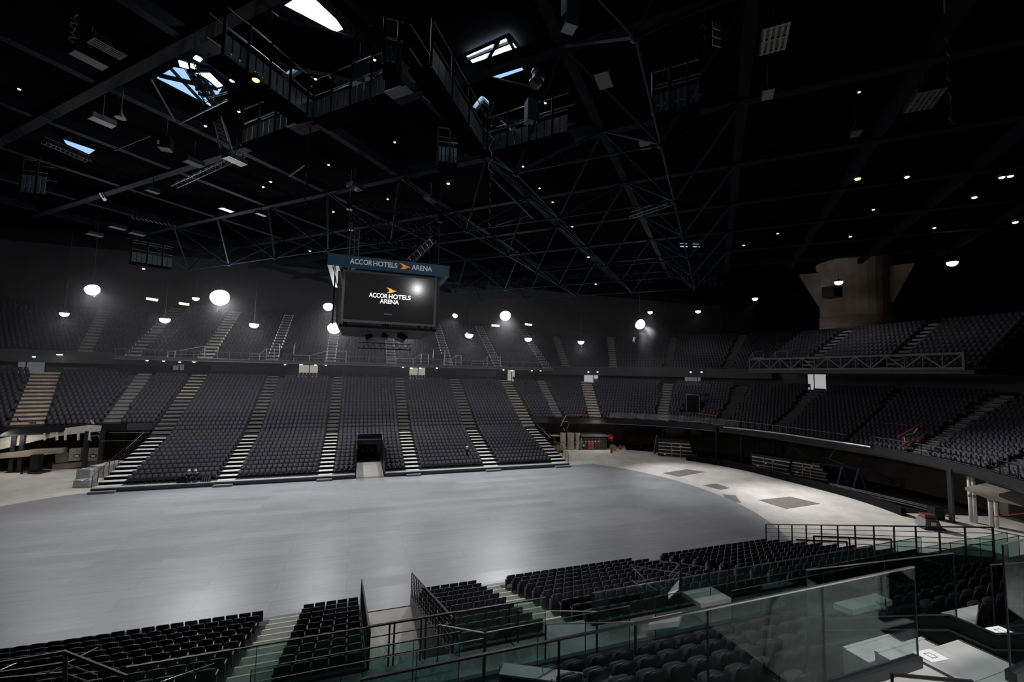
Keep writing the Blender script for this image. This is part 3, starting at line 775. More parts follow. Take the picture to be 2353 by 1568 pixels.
xl = at(290, 1536, y=13.95).x
glass_run('glass_balustrade', 'low glass balustrade with dark rail behind the last rows, left of the gangway', (xl, 13.95), (0.66, 13.95), 3.42, 4.6, 4, rail=0.03, railm='black_metal')
glass_run('glass_balustrade', 'low glass balustrade with dark rail just right of the gangway', (3.3, 13.95), (6.4, 13.95), 3.42, 4.6, 3, rail=0.03, railm='black_metal')
glass_run('glass_balustrade', 'low glass balustrade behind the long right-hand seat block', (8.2, 13.95), (26.9, 13.95), 3.42, 4.5, 10, rail=0.025)
glass_run('glass_balustrade', 'glass balustrade with bright blue-white edge at the tier front, lower left', (-1.75, 10.5), (2.6, 10.5), 4.82, 6.02, 4)
glass_run('glass_balustrade', 'glass balustrade along the tier front right of the second pale stair', (8.2, 10.5), (26, 10.5), 4.82, 6.0, 9)
glass_run('glass_balustrade', 'glass balustrade one row above the tier front, cut off by the bottom edge', (-1.4, 9.0), (2.75, 9.0), 5.45, 6.67, 3)
glass_run('glass_balustrade', 'tall glass balustrade with a bright white top edge beside the gangway head', (2.78, 9.0), (6.3, 9.0), 5.45, 6.78, 3)
glass_run('glass_balustrade', 'glass balustrade seen through the frontmost one, second line behind it', (9.0, 8.6), (22.0, 8.6), 5.7, 6.92, 8)
pA, pB = at(1853, 1312, z=9.2), at(2190, 1273, z=9.2)
glass_run('glass_balustrade', 'glass balustrade ending in a pale post right of the frontmost one', (pA.x, pA.y), (pB.x, pB.y), 8.05, 9.2, 2)
pC = at(2192, 1273, z=9.2); pD = at(2240, 1290, z=9.2)
pE, pF = at(2277, 1300, z=9.0), at(2353, 1289, z=9.0)
glass_run('glass_balustrade', 'glass balustrade with a slim end post near the right edge', (pE.x, pE.y), (pF.x + 3.0, pF.y - 0.55), 7.95, 9.0, 2)
pG, pH = at(2304, 1254, d=8.0), at(2353, 1238, d=8.4)
glass_run('glass_balustrade', 'large grey glass panel at the right edge standing on a dark kerb', (pG.x, pG.y), (pG.x + 3.2, pG.y + 0.1), pG.z - 1.42, pG.z, 2, gm='glass_clear')
# side dividers running towards the camera
# open rail across the gangway
t = thing('gangway_gate', 'dark railing with twin posts across the gangway between two seat blocks', 'railing', (1.98, 13.95, 3.4))
m = MB(); m.bar((0.66, 13.95, 4.62), (3.3, 13.95, 4.62), 0.07, 0.05)
for zz in (4.3, 4.0, 3.7): m.bar((0.66, 13.95, zz), (3.3, 13.95, zz), 0.02, 0.025)
part(m, 'rails', 'black_metal', t)
for xx in (0.7, 1.28, 1.42, 2.22, 2.36, 3.24): part(MB().bx(xx - 0.025, xx + 0.025, 13.92, 13.98, 3.4, 4.62), 'post', 'black_metal', t)
# dark desk fronts and stair side walls behind the glass
t = thing('box_counter', 'dark grey counter with a pale edge behind the front glass, bottom centre', 'counter', (3.8, 7.0, 5.9))
m = MB().hexa([(2.95, 8.6, 5.0), (4.8, 7.2, 5.0), (4.7, 6.9, 5.0), (2.9, 8.3, 5.0), (2.95, 8.6, 6.35), (4.8, 7.2, 6.6), (4.7, 6.9, 6.6), (2.9, 8.3, 6.35)]); part(m, 'front', 'dark_metal', t)
m = MB(); m.bar((2.95, 8.45, 6.37), (4.75, 7.05, 6.62), 0.34, 0.035); part(m, 'edge', 'grey_metal', t)
# stainless handrails going down beside the pale stairs
HR = [('slim white handrail descending beside the gangway head', (1113, 1455), (1008, 1436), 6.72, 5.2),
      ('slim white handrail beside the second pale stair, higher one', (1372, 1406), (1192, 1403), 6.3, 4.6),
      ('slim white handrail above the frontmost glass, its end bent down', (1460, 1430), (1254, 1435), 6.9, 5.4)]
for lab, a, b, za, zb in HR:
    pa, pb = at(*a, z=za), at(*b, z=zb)
    t = thing('handrail', lab, 'handrail', pa.to_tuple(), 0, 'slim handrails'); m = MB(); m.tube([pa - Vector((0, 0, 0.16)), pa, pb], 0.014); part(m, 'tube', 'rail_bright', t)
    part(MB().bx(pa.x - 0.02, pa.x + 0.02, pa.y - 0.02, pa.y + 0.02, pa.z - 1.05, pa.z), 'post', 'dark_metal', t); part(MB().bx(pb.x - 0.02, pb.x + 0.02, pb.y - 0.02, pb.y + 0.02, pb.z - 1.0, pb.z), 'post', 'dark_metal', t)
# metal guard frames standing on the near stand
def guard(lab, segs, r, mt, group, w=None):
    t = thing('stair_guard', lab, 'railing', segs[0][0].to_tuple(), 0, group)
    for s in segs: part(MB().tube(s, r, 6), 'frame', mt, t)
    return t
g = lambda px, py, y: at(px, py, y=y)
Y = 14.6
t = guard('wide dark guard rail over the seats at the lower left corner', [[g(0, 1525, Y), g(150, 1500, Y), g(292, 1556, Y - 1.2)], [g(150, 1500, Y), g(150, 1568, Y)], [g(0, 1548, Y), g(150, 1526, Y)], [g(0, 1562, Y), g(150, 1548, Y)]], 0.05, 'black_metal', 'stair guards')
for ln in ([g(0, 1541, Y + .3), g(45, 1521, Y + .8)], [g(85, 1560, Y), g(150, 1526, Y), g(224, 1489, Y + 1.5)], [g(150, 1526, Y), g(224, 1552, Y)], [g(148, 1548, Y), g(205, 1568, Y)], [g(370, 1568, Y), g(492, 1526, Y)]): part(MB().tube(ln, 0.016), 'handrail', 'rail_bright', t)
Y = 13.0
t = guard('tangle of slim guard rails over the second gangway, right of centre', [[g(1563, 1282, Y), g(1628, 1272, Y), g(1683, 1298, Y - .7)], [g(1628, 1272, Y), g(1630, 1340, Y)], [g(1563, 1282, Y), g(1565, 1365, Y)], [g(1675, 1298, Y - .7), g(1676, 1370, Y - .7)], [g(1452, 1302, Y + .5), g(1455, 1345, Y + .5)]], 0.03, 'black_metal', 'stair guards')
m = MB()
for a, b in (((1516, 1289), (1628, 1304)), ((1448, 1300), (1588, 1321)), ((1452, 1311), (1476, 1308)), ((1452, 1304), (1480, 1330)), ((1563, 1297), (1536, 1324)), ((1563, 1312), (1535, 1339)), ((1451, 1334), (1475, 1350)), ((1483, 1340), (1510, 1357)), ((1517, 1346), (1530, 1357)), ((1464, 1339), (1512, 1328))):
    part(MB().tube([g(*a, Y), g(*b, Y + 0.4)], 0.017), 'handrail', 'rail_bright', t)
Y = 12.6
t = guard('dark guard frame near the right end rail of the near stand', [[g(1870, 1233, Y), g(2048, 1240, Y), g(2048, 1262, Y)], [g(1870, 1233, Y), g(1872, 1262, Y)], [g(1952, 1238, Y), g(1953, 1275, Y)], [g(1830, 1241, Y), g(1946, 1246, Y), g(1947, 1268, Y)]], 0.035, 'black_metal', 'stair guards')
# slabs and folded sheets lying in the boxes
for i, (pl4, z, lab) in enumerate([(((1566, 1360), (1633, 1348), (1680, 1375), (1610, 1388)), 5.75, 'pale slab floor beside the guard tangle, behind two glass lines'),
                                  (((1915, 1386), (2012, 1364), (2050, 1380), (1960, 1402)), 7.0, 'dim grey ledge seen through the right end of the frontmost glass'),
                                  (((2162, 1408), (2248, 1390), (2240, 1440), (2215, 1432)), 7.75, 'pale slab between the black parapet and the right-hand seats'),
                                  (((1500, 1419), (1568, 1406), (1560, 1428), (1490, 1436)), 6.6, 'pale strip of floor behind the frontmost glass')]):
    q = [at(*p, z=z) for p in pl4]; t = thing('floor_slab', lab, 'slab', q[0].to_tuple(), 0, 'pale slabs in the boxes')
    part(MB().hexa([p - Vector((0, 0, 0.12)) for p in q] + q), 'top', 'deck_pale', t)
p = [at(1536, 1364, y=11.2), at(1561, 1333, y=11.2), at(1560, 1356, y=10.9), at(1537, 1378, y=10.9)]
t = thing('glass_offcut', 'pale triangular panel leaning by the guard tangle', 'panel', p[0].to_tuple()); part(MB().hexa([q + Vector((0, 0.02, 0)) for q in p] + p), 'sheet', 'lens_dull', t)
# low rail in the very corner
pr = [at(2040, 1560, z=9.3), at(2050, 1551, z=9.3), at(2235, 1568, z=9.3)]
t = thing('corner_rail', 'low dark metal rail at the very bottom right corner', 'railing', pr[0].to_tuple()); m = MB(); m.tube([pr[0] - Vector((0, 0, 0.6)), pr[1], pr[2]], 0.02); part(m, 'tube', 'dark_metal', t)
# ================================================================ seats
def shell(w, h, th, bulge, nx=7, nz=4, top=0.0, lean=0.1):
    """Curved back or pan: x across, z up, y thickness."""
    m = MB(); vs = []; idx = {}
    for side in (0, 1):
        for j in range(nz + 1):
            for i in range(nx + 1):
                u = i / nx * 2 - 1; v = j / nz
                ww = w * (0.94 + 0.06 * v) - (0.035 * v ** 6)
                x = ww / 2 * u
                y = -bulge * (1 - u * u) - lean * v + side * th * (1 - 0.35 * abs(u) ** 3)
                z = h * v + (top * (1 - u * u) if j == nz else 0) - (0.02 * abs(u) ** 4 if j == nz else 0)
                idx[(side, i, j)] = len(vs); vs.append((x, y, z))
    fs = []
    for j in range(nz):
        for i in range(nx):
            a = [idx[(0, i, j)], idx[(0, i + 1, j)], idx[(0, i + 1, j + 1)], idx[(0, i, j + 1)]]; fs.append(tuple(a))
            a = [idx[(1, i, j)], idx[(1, i, j + 1)], idx[(1, i + 1, j + 1)], idx[(1, i + 1, j)]]; fs.append(tuple(a))
    for i in range(nx):
        fs.append((idx[(0, i, nz)], idx[(0, i + 1, nz)], idx[(1, i + 1, nz)], idx[(1, i, nz)])); fs.append((idx[(0, i, 0)], idx[(1, i, 0)], idx[(1, i + 1, 0)], idx[(0, i + 1, 0)]))
    for j in range(nz):
        fs.append((idx[(0, 0, j)], idx[(0, 0, j + 1)], idx[(1, 0, j + 1)], idx[(1, 0, j)])); fs.append((idx[(0, nx, j)], idx[(1, nx, j)], idx[(1, nx, j + 1)], idx[(0, nx, j + 1)]))
    m.add(vs, fs); return m
def off(m, x=0, y=0, z=0):
    m.v = [(a + x, b + y, c + z) for a, b, c in m.v]; return m
proto = thing('stadium_seat', 'x', 'seat', (0, 0, -50))
lpart(off(shell(0.435, 0.50, 0.055, 0.035, top=0.012), 0, 0.0, 0.36), 'backrest', 'seat_shell', proto, True)
lpart(off(shell(0.42, 0.40, 0.09, 0.02, nx=5, nz=3, lean=-0.05), 0, 0.075, 0.33), 'seat', 'seat_fabric', proto, True)
for s in (-1, 1):
    a = MB(); a.bx(s * 0.245 - 0.018, s * 0.245 + 0.018, 0.0, 0.26, 0.58, 0.625); a.bx(s * 0.245 - 0.014, s * 0.245 + 0.014, 0.03, 0.16, 0.0, 0.58)
    lpart(a, 'armrest', 'seat_arm', proto)
ranked = []
for q in near_seats:
    pr = project((q[0], q[1], q[2] + 0.75))
    inside = pr is not None and -15 < pr[0] < IW + 15 and -15 < pr[1] < IH + 5
    if inside and q[6] in ('M', 'R') and pr[1] > IH: inside = False
    ranked.append((0 if inside else 1, pr[2] if pr else 999, q))
ranked.sort(key=lambda t: (t[0], t[1]))
single = [t[2] for t in ranked if t[0] == 0][:300]
rest = [t[2] for t in ranked if t[0] == 0][300:]
BLN = {'A': ('from the yellow-edged stair', 'of the block leaving frame', True), 'B': ('from the yellow-edged stair', 'of the block next to the gangway', False), 'C': ('from the slatted gangway rail', 'next to the second stair', False),
       'D': ('from the second pale stair', 'of the long block', False), 'E': ('from the third stair', 'beside the end railing', False),
       'L': ('along the tier front glass', 'at the bottom edge', False), 'M': ('seen through the frontmost glass', 'counted along its row', False), 'R': ('in the box beyond the aisle steps', 'counted along its row', False)}
GRP = {'A': 'seats of the left near block', 'B': 'seats between stair and gangway', 'C': 'seats right of the gangway', 'D': 'seats of the long right block', 'E': 'seats at the end rail', 'L': 'seats at the tier front', 'M': 'seats behind the frontmost glass', 'R': 'seats of the right box'}
used = False
for x, y, z, rz, r, i, nm, n in single:
    o = proto if not used else copy_tree(proto); used = True
    o.location = (x, y, z); o.rotation_euler = (0, 0, rz)
    ph, bl, rev = BLN[nm]; k = n - i if rev else i + 1
    o['label'] = '%s black seat %s, %s row %s' % (ORD[k - 1] if k <= 24 else '%dth' % k, ph, ORD[r], bl)
    o['group'] = GRP[nm]
# every other seat of the hall, one mass
def box8(x0, x1, y0, y1, z0, z1, ty=0.0):
    return [(x0, y0, z0), (x1, y0, z0), (x1, y1, z0), (x0, y1, z0), (x0, y0 + ty, z1), (x1, y0 + ty, z1), (x1, y1 + ty, z1), (x0, y1 + ty, z1)]
tv = np.array(box8(-0.215, 0.215, 0.0, 0.06, 0.38, 0.86, -0.07) + box8(-0.19, 0.19, 0.07, 0.17, 0.36, 0.70, 0.03) + box8(-0.25, -0.222, 0.0, 0.22, 0.0, 0.6))
bf = np.array([(4, 5, 6, 7), (0, 1, 5, 4), (1, 2, 6, 5), (2, 3, 7, 6), (3, 0, 4, 7)])
tf = np.concatenate([bf, bf + 8, bf + 16])
allp = np.array([(a[0], a[1], a[2], a[3]) for a in far_seats] + [(q[0], q[1], q[2], q[3]) for q in rest])
keep = []
for i, a in enumerate(allp):
    pr = project((a[0], a[1], a[2] + 0.7))
    keep.append(pr is not None and -60 < pr[0] < IW + 60 and -20 < pr[1] < IH + 20)
allp = allp[np.array(keep)]
c, s = np.cos(allp[:, 3])[:, None], np.sin(allp[:, 3])[:, None]
V = np.stack([tv[None, :, 0] * c - tv[None, :, 1] * s + allp[:, 0][:, None], tv[None, :, 0] * s + tv[None, :, 1] * c + allp[:, 1][:, None], tv[None, :, 2] + allp[:, 2][:, None]], -1).reshape(-1, 3)
Fc = (tf[None, :, :] + (np.arange(len(allp)) * len(tv))[:, None, None]).reshape(-1, 4)
me = bpy.data.meshes.new('stadium_seats')
me.vertices.add(len(V)); me.vertices.foreach_set('co', V.astype(np.float32).ravel())
me.loops.add(Fc.size); me.loops.foreach_set('vertex_index', Fc.astype(np.int32).ravel())
me.polygons.add(len(Fc)); me.polygons.foreach_set('loop_start', np.arange(0, Fc.size, 4, dtype=np.int32)); me.polygons.foreach_set('loop_total', np.full(len(Fc), 4, dtype=np.int32))
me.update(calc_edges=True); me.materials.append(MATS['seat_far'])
o = bpy.data.objects.new('stadium_seats', me); COL.objects.link(o)
tag(o, 'mass of dark grey and navy tip-up seats filling the far stand, balcony and end tiers', 'seats', 'seats of the far stands', 'stuff')
print('SEATS single', len(single), 'mass', len(allp))
# ================================================================ roof
ZB = 27.0; SB = (ZB - 12.16) / 12.84
R2 = math.sqrt(0.5)
def UV(u, v, s=SB): return ((u - v) * R2 * s, (u + v) * R2 * s)
UL_ = [2.4, 9.0, 15.3, 21.8, 28.3, 34.8, 41.3, 47.8, 54.3]
VL_ = [-34.0, -27.4, -20.8, -14.4, -7.9, -1.3, 5.3, 12.3, 18.9, 25.6, 32.2, 38.8, 45.4, 52]
tag(MB().bx(-60, 88, -12, 90, 31.6, 32.2).build('ceiling', 'ceiling_black'), kind='structure')
for u in UL_:
    a, b = UV(u, -36), UV(u, 54)
    tag(MB().bar((*a, ZB + 0.3), (*b, ZB + 0.3), 0.55, 0.6).build('roof_beam', 'roof_beam'), kind='structure')
for v in VL_:
    a, b = UV(0, v), UV(58, v)
    tag(MB().bar((*a, ZB + 0.4), (*b, ZB + 0.4), 0.5, 0.6).build('roof_beam', 'roof_beam'), kind='structure')

# roof windows (daylight)
def roof_window(n, quad, z, m_, bars=()):
    q = [at(*p, z=z) for p in quad]; c = sum(q, Vector()) / len(q)
    t = thing('window_%d' % n, None, None, c, 0); t['kind'] = 'structure'
    k = len(q); up = Vector((0, 0, 0.05))
    vs = [p - c for p in q] + [p - c + up for p in q]
    lpart(MB().add(vs, [tuple(range(k)), tuple(range(2 * k - 1, k - 1, -1))] + [(i, (i + 1) % k, k + (i + 1) % k, k + i) for i in range(k)]), 'glazing', m_, t)
    f = MB()
    for i in range(k): f.bar(q[i] - c + up, q[(i + 1) % k] - c + up, 0.14, 0.14)
    for (a, b, w) in bars: f.bar(at(*a, z=z - 0.1) - c, at(*b, z=z - 0.1) - c, w, 0.2)
    lpart(f, 'frame', 'roof_beam', t)
ZS = 31.2
roof_window(1, [(648, 11), (722, -34), (792, 68), (773, 76)], ZS, 'glow_sky')
roof_window(2, [(355, 178), (397, 152), (484, 165), (516, 199), (486, 246)], ZS, 'glow_skyblue', [((365, 173), (500, 204), 0.22), ((390, 155), (470, 240), 0.1), ((432, 160), (490, 240), 0.25), ((460, 165), (500, 235), 0.2), ((430, 165), (475, 200), 0.1), ((440, 185), (480, 170), 0.1), ((450, 205), (492, 200), 0.1), ((455, 215), (492, 225), 0.1)])
roof_window(3, [(1068, 128), (1170, 82), (1197, 118), (1096, 158)], ZS, 'glow_sky', [((1112, 150), (1146, 92), 0.2), ((1075, 136), (1178, 94), 0.1), ((1090, 149), (1190, 113), 0.1), ((1165, 84), (1186, 121), 0.14)])
roof_window(4, [(1122, 175), (1203, 146), (1211, 160), (1150, 181)], ZS, 'glow_skyblue', [((1200, 146), (1212, 166), 0.2)])
roof_window(5, [(142, 318), (222, 345), (206, 356), (150, 331)], ZS, 'glow_skyblue')
roof_window(6, [(1560, 559), (1608, 560), (1610, 569), (1562, 568)], 30.0, 'glow_skyblue', [((1585, 558), (1587, 570), 0.6), ((1560, 563), (1610, 564), 0.3)])
roof_window(7, [(440, 166), (482, 165), (516, 198), (500, 203), (470, 178)], ZS - 0.3, 'glow_sky')
for i, (a, b, w) in enumerate([((412, 146), (432, 152), 0.5), ((438, 151), (450, 155), 0.35), ((447, 131), (462, 139), 0.35), ((532, 183), (538, 188), 0.3), ((766, 0), (797, 28), 0.35), ((797, 28), (820, 54), 0.18)]):
    pa, pb = at(*a, z=30.6), at(*b, z=30.6)
    t = thing('window_%d' % (8 + i), None, None, ((pa + pb) / 2), 0); t['kind'] = 'structure'
    c = (pa + pb) / 2
    lpart(MB().bar(pa - c, pb - c, w, 0.06), 'glazing', 'glow_sky', t); lpart(MB().bar(pa - c + Vector((0, 0, .08)), pb - c + Vector((0, 0, .08)), w + 0.2, 0.08), 'frame', 'roof_beam', t)

# catwalks round the coffers
def catwalk(label, p0, p1, zb, hb, n, rail=1.15, side=1):
    a, b = Vector((p0[0], p0[1], 0)), Vector((p1[0], p1[1], 0)); d = (b - a).normalized(); nr = Vector((-d.y, d.x, 0)) * side
    t = thing('catwalk', label, 'catwalk', (a.x, a.y, zb), 0, 'roof catwalks')
    m = MB(); m.hexa([a + Vector((0, 0, zb - 0.12)), b + Vector((0, 0, zb - 0.12)), b + nr * 1.0 + Vector((0, 0, zb - 0.12)), a + nr * 1.0 + Vector((0, 0, zb - 0.12)),
                      a + Vector((0, 0, zb)), b + Vector((0, 0, zb)), b + nr * 1.0 + Vector((0, 0, zb)), a + nr * 1.0 + Vector((0, 0, zb))])
    part(m, 'deck', 'ceiling_black', t)
    m = MB()
    for k in range(n):
        q0 = a.lerp(b, k / n) + d * 0.035; q1 = a.lerp(b, (k + 1) / n) - d * 0.035
        m.bar(q0 + Vector((0, 0, zb + hb / 2)), q1 + Vector((0, 0, zb + hb / 2)), 0.03, hb)
    part(m, 'kick_boards', 'kick_board', t)
    for k in range(0, n + 1, 3):
        q = a.lerp(b, min(1, k / n)); part(MB().bar(q + Vector((0, 0, zb - 0.1)), q + Vector((0, 0, zb + hb + rail)), 0.10, 0.10), 'post', 'dark_metal', t)
    far = nr * 1.0
    for zz in (0.3, rail): part(MB().tube([a + Vector((0, 0, zb + hb + zz)), b + Vector((0, 0, zb + hb + zz))], 0.03), 'rail', 'grey_metal', t)
    for zz in (0.1, rail): part(MB().tube([a + far + Vector((0, 0, zb + hb + zz)), b + far + Vector((0, 0, zb + hb + zz))], 0.025), 'rail', 'grey_metal', t)
def W(px, py, z): p = at(px, py, z=z); return (p.x, p.y)
catwalk('roof catwalk with grey boards along the left side of the large skylight coffer', W(512, 122, 24.5), W(718, 272, 24.5), 24.5, 0.85, 13)
catwalk('roof catwalk with grey boards on the front side of the large skylight coffer', W(718, 272, 24.5), W(884, 213, 24.5), 24.5, 0.85, 11)
catwalk('roof catwalk with grey boards left of the barred skylight', W(990, 150, 24.5), W(1118, 350, 24.5), 24.5, 0.85, 10)
catwalk('roof catwalk with grey boards in front of the barred skylight', W(1118, 350, 24.5), W(1305, 300, 24.5), 24.5, 0.85, 11)
catwalk('roof catwalk below the lattice-crossed blue skylight', W(555, 330, 24.5), W(658, 292, 24.5), 24.5, 0.8, 8)
catwalk('small roof catwalk with blue boards at the left edge', W(45, 440, 24.5), W(104, 447, 24.5), 24.5, 1.3, 5)
catwalk('dim blue roof catwalk above the middle of the hall', W(1005, 370, 24.5), W(1050, 375, 24.5), 24.5, 0.9, 5)
catwalk('dim blue roof catwalk at the top right of centre', W(1500, 262, 24.5), W(1608, 235, 24.5), 24.5, 0.9, 8)
catwalk('grey roof catwalk segment between the two bright skylights', W(880, 140, 24.5), W(924, 150, 24.5), 24.5, 0.7, 4)
catwalk('long dark blue catwalk low over the left upper tier', W(300, 600, 22.0), W(395, 615, 22.0), 22.0, 0.9, 8)

# tubular space frame below the beams, one pyramid brace per coffer
nb = 0
COF = {}
for i in range(1, len(UL_) - 1):
    for j in range(2, len(VL_) - 1):
        u0, u1, v0, v1 = UL_[i], UL_[i + 1], VL_[j], VL_[j + 1]
        c = UV((u0 + u1) / 2, (v0 + v1) / 2); pr = project((*c, 24.0))
        if pr is None or not (-150 < pr[0] < 1720 and -50 < pr[1] < 720): continue
        if pr[0] < 1100 and (i * 7 + j * 3) % 3: continue
        if c[0] > 60 or c[1] > 80 or c[0] < -50: continue
        COF[(i, j)] = (c, pr)
rows_ = {}
for (i, j), (c, pr) in COF.items():
    if i == 1 and j in (6, 7, 8, 9): continue
    u0, u1, v0, v1 = UL_[i], UL_[i + 1], VL_[j], VL_[j + 1]
    hub = Vector((*c, 23.6))
    side = 'left' if pr[0] < 700 else ('middle' if pr[0] < 1400 else 'right')
    lab = 'dark blue tubular roof brace, coffer %d along and %d across from the front left skylight' % (i, j)
    t = thing('roof_brace', 'dark blue tubular roof brace, %s girder bay from the camera, %s bay across' % (ORD[i - 1], ORD[max(0, 13 - j)]), 'roof brace', hub.to_tuple(), 0, 'roof braces')
    m = MB()
    for u, v in ((u0, v0), (u1, v0), (u1, v1), (u0, v1)):
        x, y = UV(u, v); m.tube([hub, (x, y, ZB + 0.2)], 0.075, 6)
    part(m, 'struts', 'blue_steel', t)
    part(MB().lathe([(0.05, -0.2), (0.17, -0.12), (0.18, 0.1), (0.1, 0.2)], 10, hub), 'hub', 'blue_steel', t)
    rows_.setdefault(i, []).append((j, hub))
    m = MB()
    for (di, dj) in ((1, 0), (0, 1)):
        if (i + di, j + dj) in COF: m.tube([hub, Vector((*COF[(i + di, j + dj)][0], 23.6))], 0.055, 6)
    if m.v: part(m, 'lower_chord', 'blue_steel', t)
# blue pipes inside the two front coffers
for lab, ap, ends in (('pair of blue tubes meeting in the large skylight coffer', (725, 136), ((655, 178), (772, 182))), ('pair of blue tubes meeting below the barred skylight', (1108, 228), ((1087, 255), (1180, 297)))):
    p = at(*ap, z=28.6); t = thing('roof_tube', lab, 'tube', p.to_tuple(), 0)
    for e in ends:
        q = at(*e, z=26.2); part(MB().tube([p, q], 0.17, 10), 'tube', 'tube_blue', t)
# dark smoke hood rims and ducts
for lab, pts_, z, r in (('dark curved hood with a pale rim under the large skylight', [(622, 26), (640, 40), (690, 55), (750, 68), (812, 87)], 28.6, 0.06), ('dark curved hood under the barred skylight', [(1123, 176), (1160, 186), (1215, 198), (1240, 200)], 28.6, 0.05)):
    ps = [at(*p, z=z) for p in pts_]; t = thing('smoke_hood', lab, 'hood', ps[0].to_tuple())
    part(MB().tube(ps, r, 8), 'rim', 'grey_metal', t)
    m = MB(); 
    for a, b in zip(ps[:-1], ps[1:]):
        a2, b2 = a + Vector((0, 0, -1.9)) + Vector((0.2, .4, 0)), b + Vector((0, 0, -1.9)) + Vector((0.2, .4, 0))
        m.hexa([a2, b2, b2 + Vector((0.1, .3, 0)), a2 + Vector((0.1, .3, 0)), a, b, b + Vector((0.1, .3, 0)), a + Vector((0.1, .3, 0))])
    part(m, 'shell', 'roof_beam', t)
ps = [at(1233, 160, z=28.5), at(1238, 172, z=28.2), at(1236, 185, z=27.9), at(1225, 196, z=27.6)]
t = thing('air_duct', 'silver ribbed air duct bend beside the barred skylight', 'duct', ps[0].to_tuple()); m = MB()
pp = []
for k in range(13):
    f = k / 12 * 3; i = min(2, int(f)); pp.append(ps[i].lerp(ps[i + 1], f - i))
m.tube(pp, [0.30 + 0.035 * (k % 2) for k in range(13)], 12); part(m, 'bend', 'duct_silver', t)
# box ducts and hanging boxes near the top edge
for lab, c4, z, h, mt in (('blue-lit hanging box duct at the top edge right of centre', (1309, 20), 28.0, 1.9, 'kick_board'), ('yellow-marked black hoist box left of the middle catwalk', (381, 330), 24.5, 0.7, 'black_metal'), ('grey duct box on the catwalk corner of the large coffer', (825, 168), 26.3, 1.2, 'kick_board'), ('slim pale cabinet on the catwalk of the large coffer', (848, 148), 26.8, 1.6, 'kick_board'),
                            ('pale cabinet on the catwalk in front of the barred skylight', (1220, 258), 26.0, 1.2, 'kick_board'), ('black hanging loudspeaker below the right concrete pylon head', (1912, 672), None, 1.6, 'black_metal')):
    p = at(*c4, z=z) if z else at(*c4, x=66.0)
    t = thing('hanging_box', lab, 'box', p.to_tuple()); wv = 0.28 if z else 0.9
    part(MB().bx(p.x - wv, p.x + wv, p.y - wv, p.y + wv, p.z - h / 2, p.z + h / 2), 'body', mt, t)
    part(MB().tube([p + Vector((0, 0, h / 2)), p + Vector((0, 0, h / 2 + 1.2))], 0.02, 4), 'hanger', 'dark_metal', t)
    if 'yellow' in lab: part(MB().bx(p.x - wv - 0.01, p.x - wv + 0.1, p.y - wv - 0.01, p.y - wv + 0.02, p.z - h / 3, p.z), 'marking', 'nosing_yellow', t)
# thin pale rods and struts in the roof
ROD = [((347, 182), (402, 278)), ((412, 284), (522, 230)), ((480, 225), (522, 213)), ((1130, 405), (1225, 500)), ((1225, 490), (1140, 515)), ((665, 405), (700, 380)), ((1180, 545), (1235, 590)), ((1150, 555), (1180, 545)), ((210, 330), (262, 346)), ((262, 346), (345, 312))]
RL = ['long slim rod left of the blue skylight', 'pale rail below the blue skylight', 'short pale rail at the corner of the blue skylight', 'flat grey arm left of the blue space frame', 'dim arm end below the flat grey arm', 'slim strut above the left lamp cables', 'right leg of the dim roof peak above the flood lamp', 'left leg of the dim roof peak above the flood lamp', 'dark strut above the small left skylight', 'dark strut rising right of the small left skylight']
for (a, b), lab in zip(ROD, RL):
    pa, pb = at(*a, z=26.2), at(*b, z=25.4); t = thing('roof_rod', lab, 'rod', pa.to_tuple(), 0, 'roof rods'); part(MB().tube([pa, pb], 0.045 if 'arm' not in lab else 0.16, 6), 'bar', 'grey_metal' if 'pale' in lab or 'slim' in lab else 'blue_steel', t)
# lattice ladders and trusses hanging in the left roof zone
def lattice(label, a, b, w, mt, n, name='lattice_truss'):
    a, b = Vector(a), Vector(b); d = (b - a).normalized(); s = d.cross(Vector((0, 0, 1)))
    s = s.normalized() * w / 2 if s.length > 0.1 else Vector((w / 2, 0, 0)); up = s.cross(d).normalized() * w * 0.5
    t = thing(name, label, 'truss', a.to_tuple(), 0, 'hanging lattice trusses')
    m = MB()
    for o in (s, -s, up * 1.6): m.tube([a + o, b + o], 0.03, 5)
    part(m, 'chord', mt, t); m = MB()
    for k in range(n):
        p, q = a.lerp(b, k / n), a.lerp(b, (k + 1) / n)
        m.tube([p + s, q - s], 0.018, 4); m.tube([p + s, p.lerp(q, .5) + up * 1.6, q + s], 0.018, 4); m.tube([p - s, p.lerp(q, .5) + up * 1.6, q - s], 0.018, 4)
    part(m, 'lacing', mt, t)
lattice('dark lattice mast crossing the blue skylight', at(437, 163, z=29), at(488, 245, z=25.5), 0.6, 'dark_metal', 7)
lattice('dim blue lattice truss over the left upper tier', at(300, 500, z=23), at(405, 520, z=23), 0.7, 'blue_steel', 10)
lattice('pale runged ladder below the catwalk of the blue skylight', at(505, 285, z=25), at(520, 345, z=22.5), 0.5, 'grey_metal', 6, 'roof_ladder')
lattice('grey lattice truss along the left roof girder', at(400, 430, z=26), at(562, 355, z=26), 0.4, 'grey_metal', 12)
lattice('pale lattice rail above the small left skylight', at(100, 328, z=26), at(205, 372, z=26), 0.5, 'grey_metal', 10)
lattice('dim lattice truss right of the screen above the end lamps', at(1380, 640, z=22), at(1500, 650, z=22), 0.7, 'blue_steel', 8)
lattice('thin lattice truss in the dark right of the flood lamps', at(1450, 500, z=24), at(1540, 470, z=24), 0.5, 'grey_metal', 8)
lattice('blue lattice girder over the right corner tier', at(1560, 640, z=21), at(1650, 655, z=21), 0.9, 'blue_steel', 7)
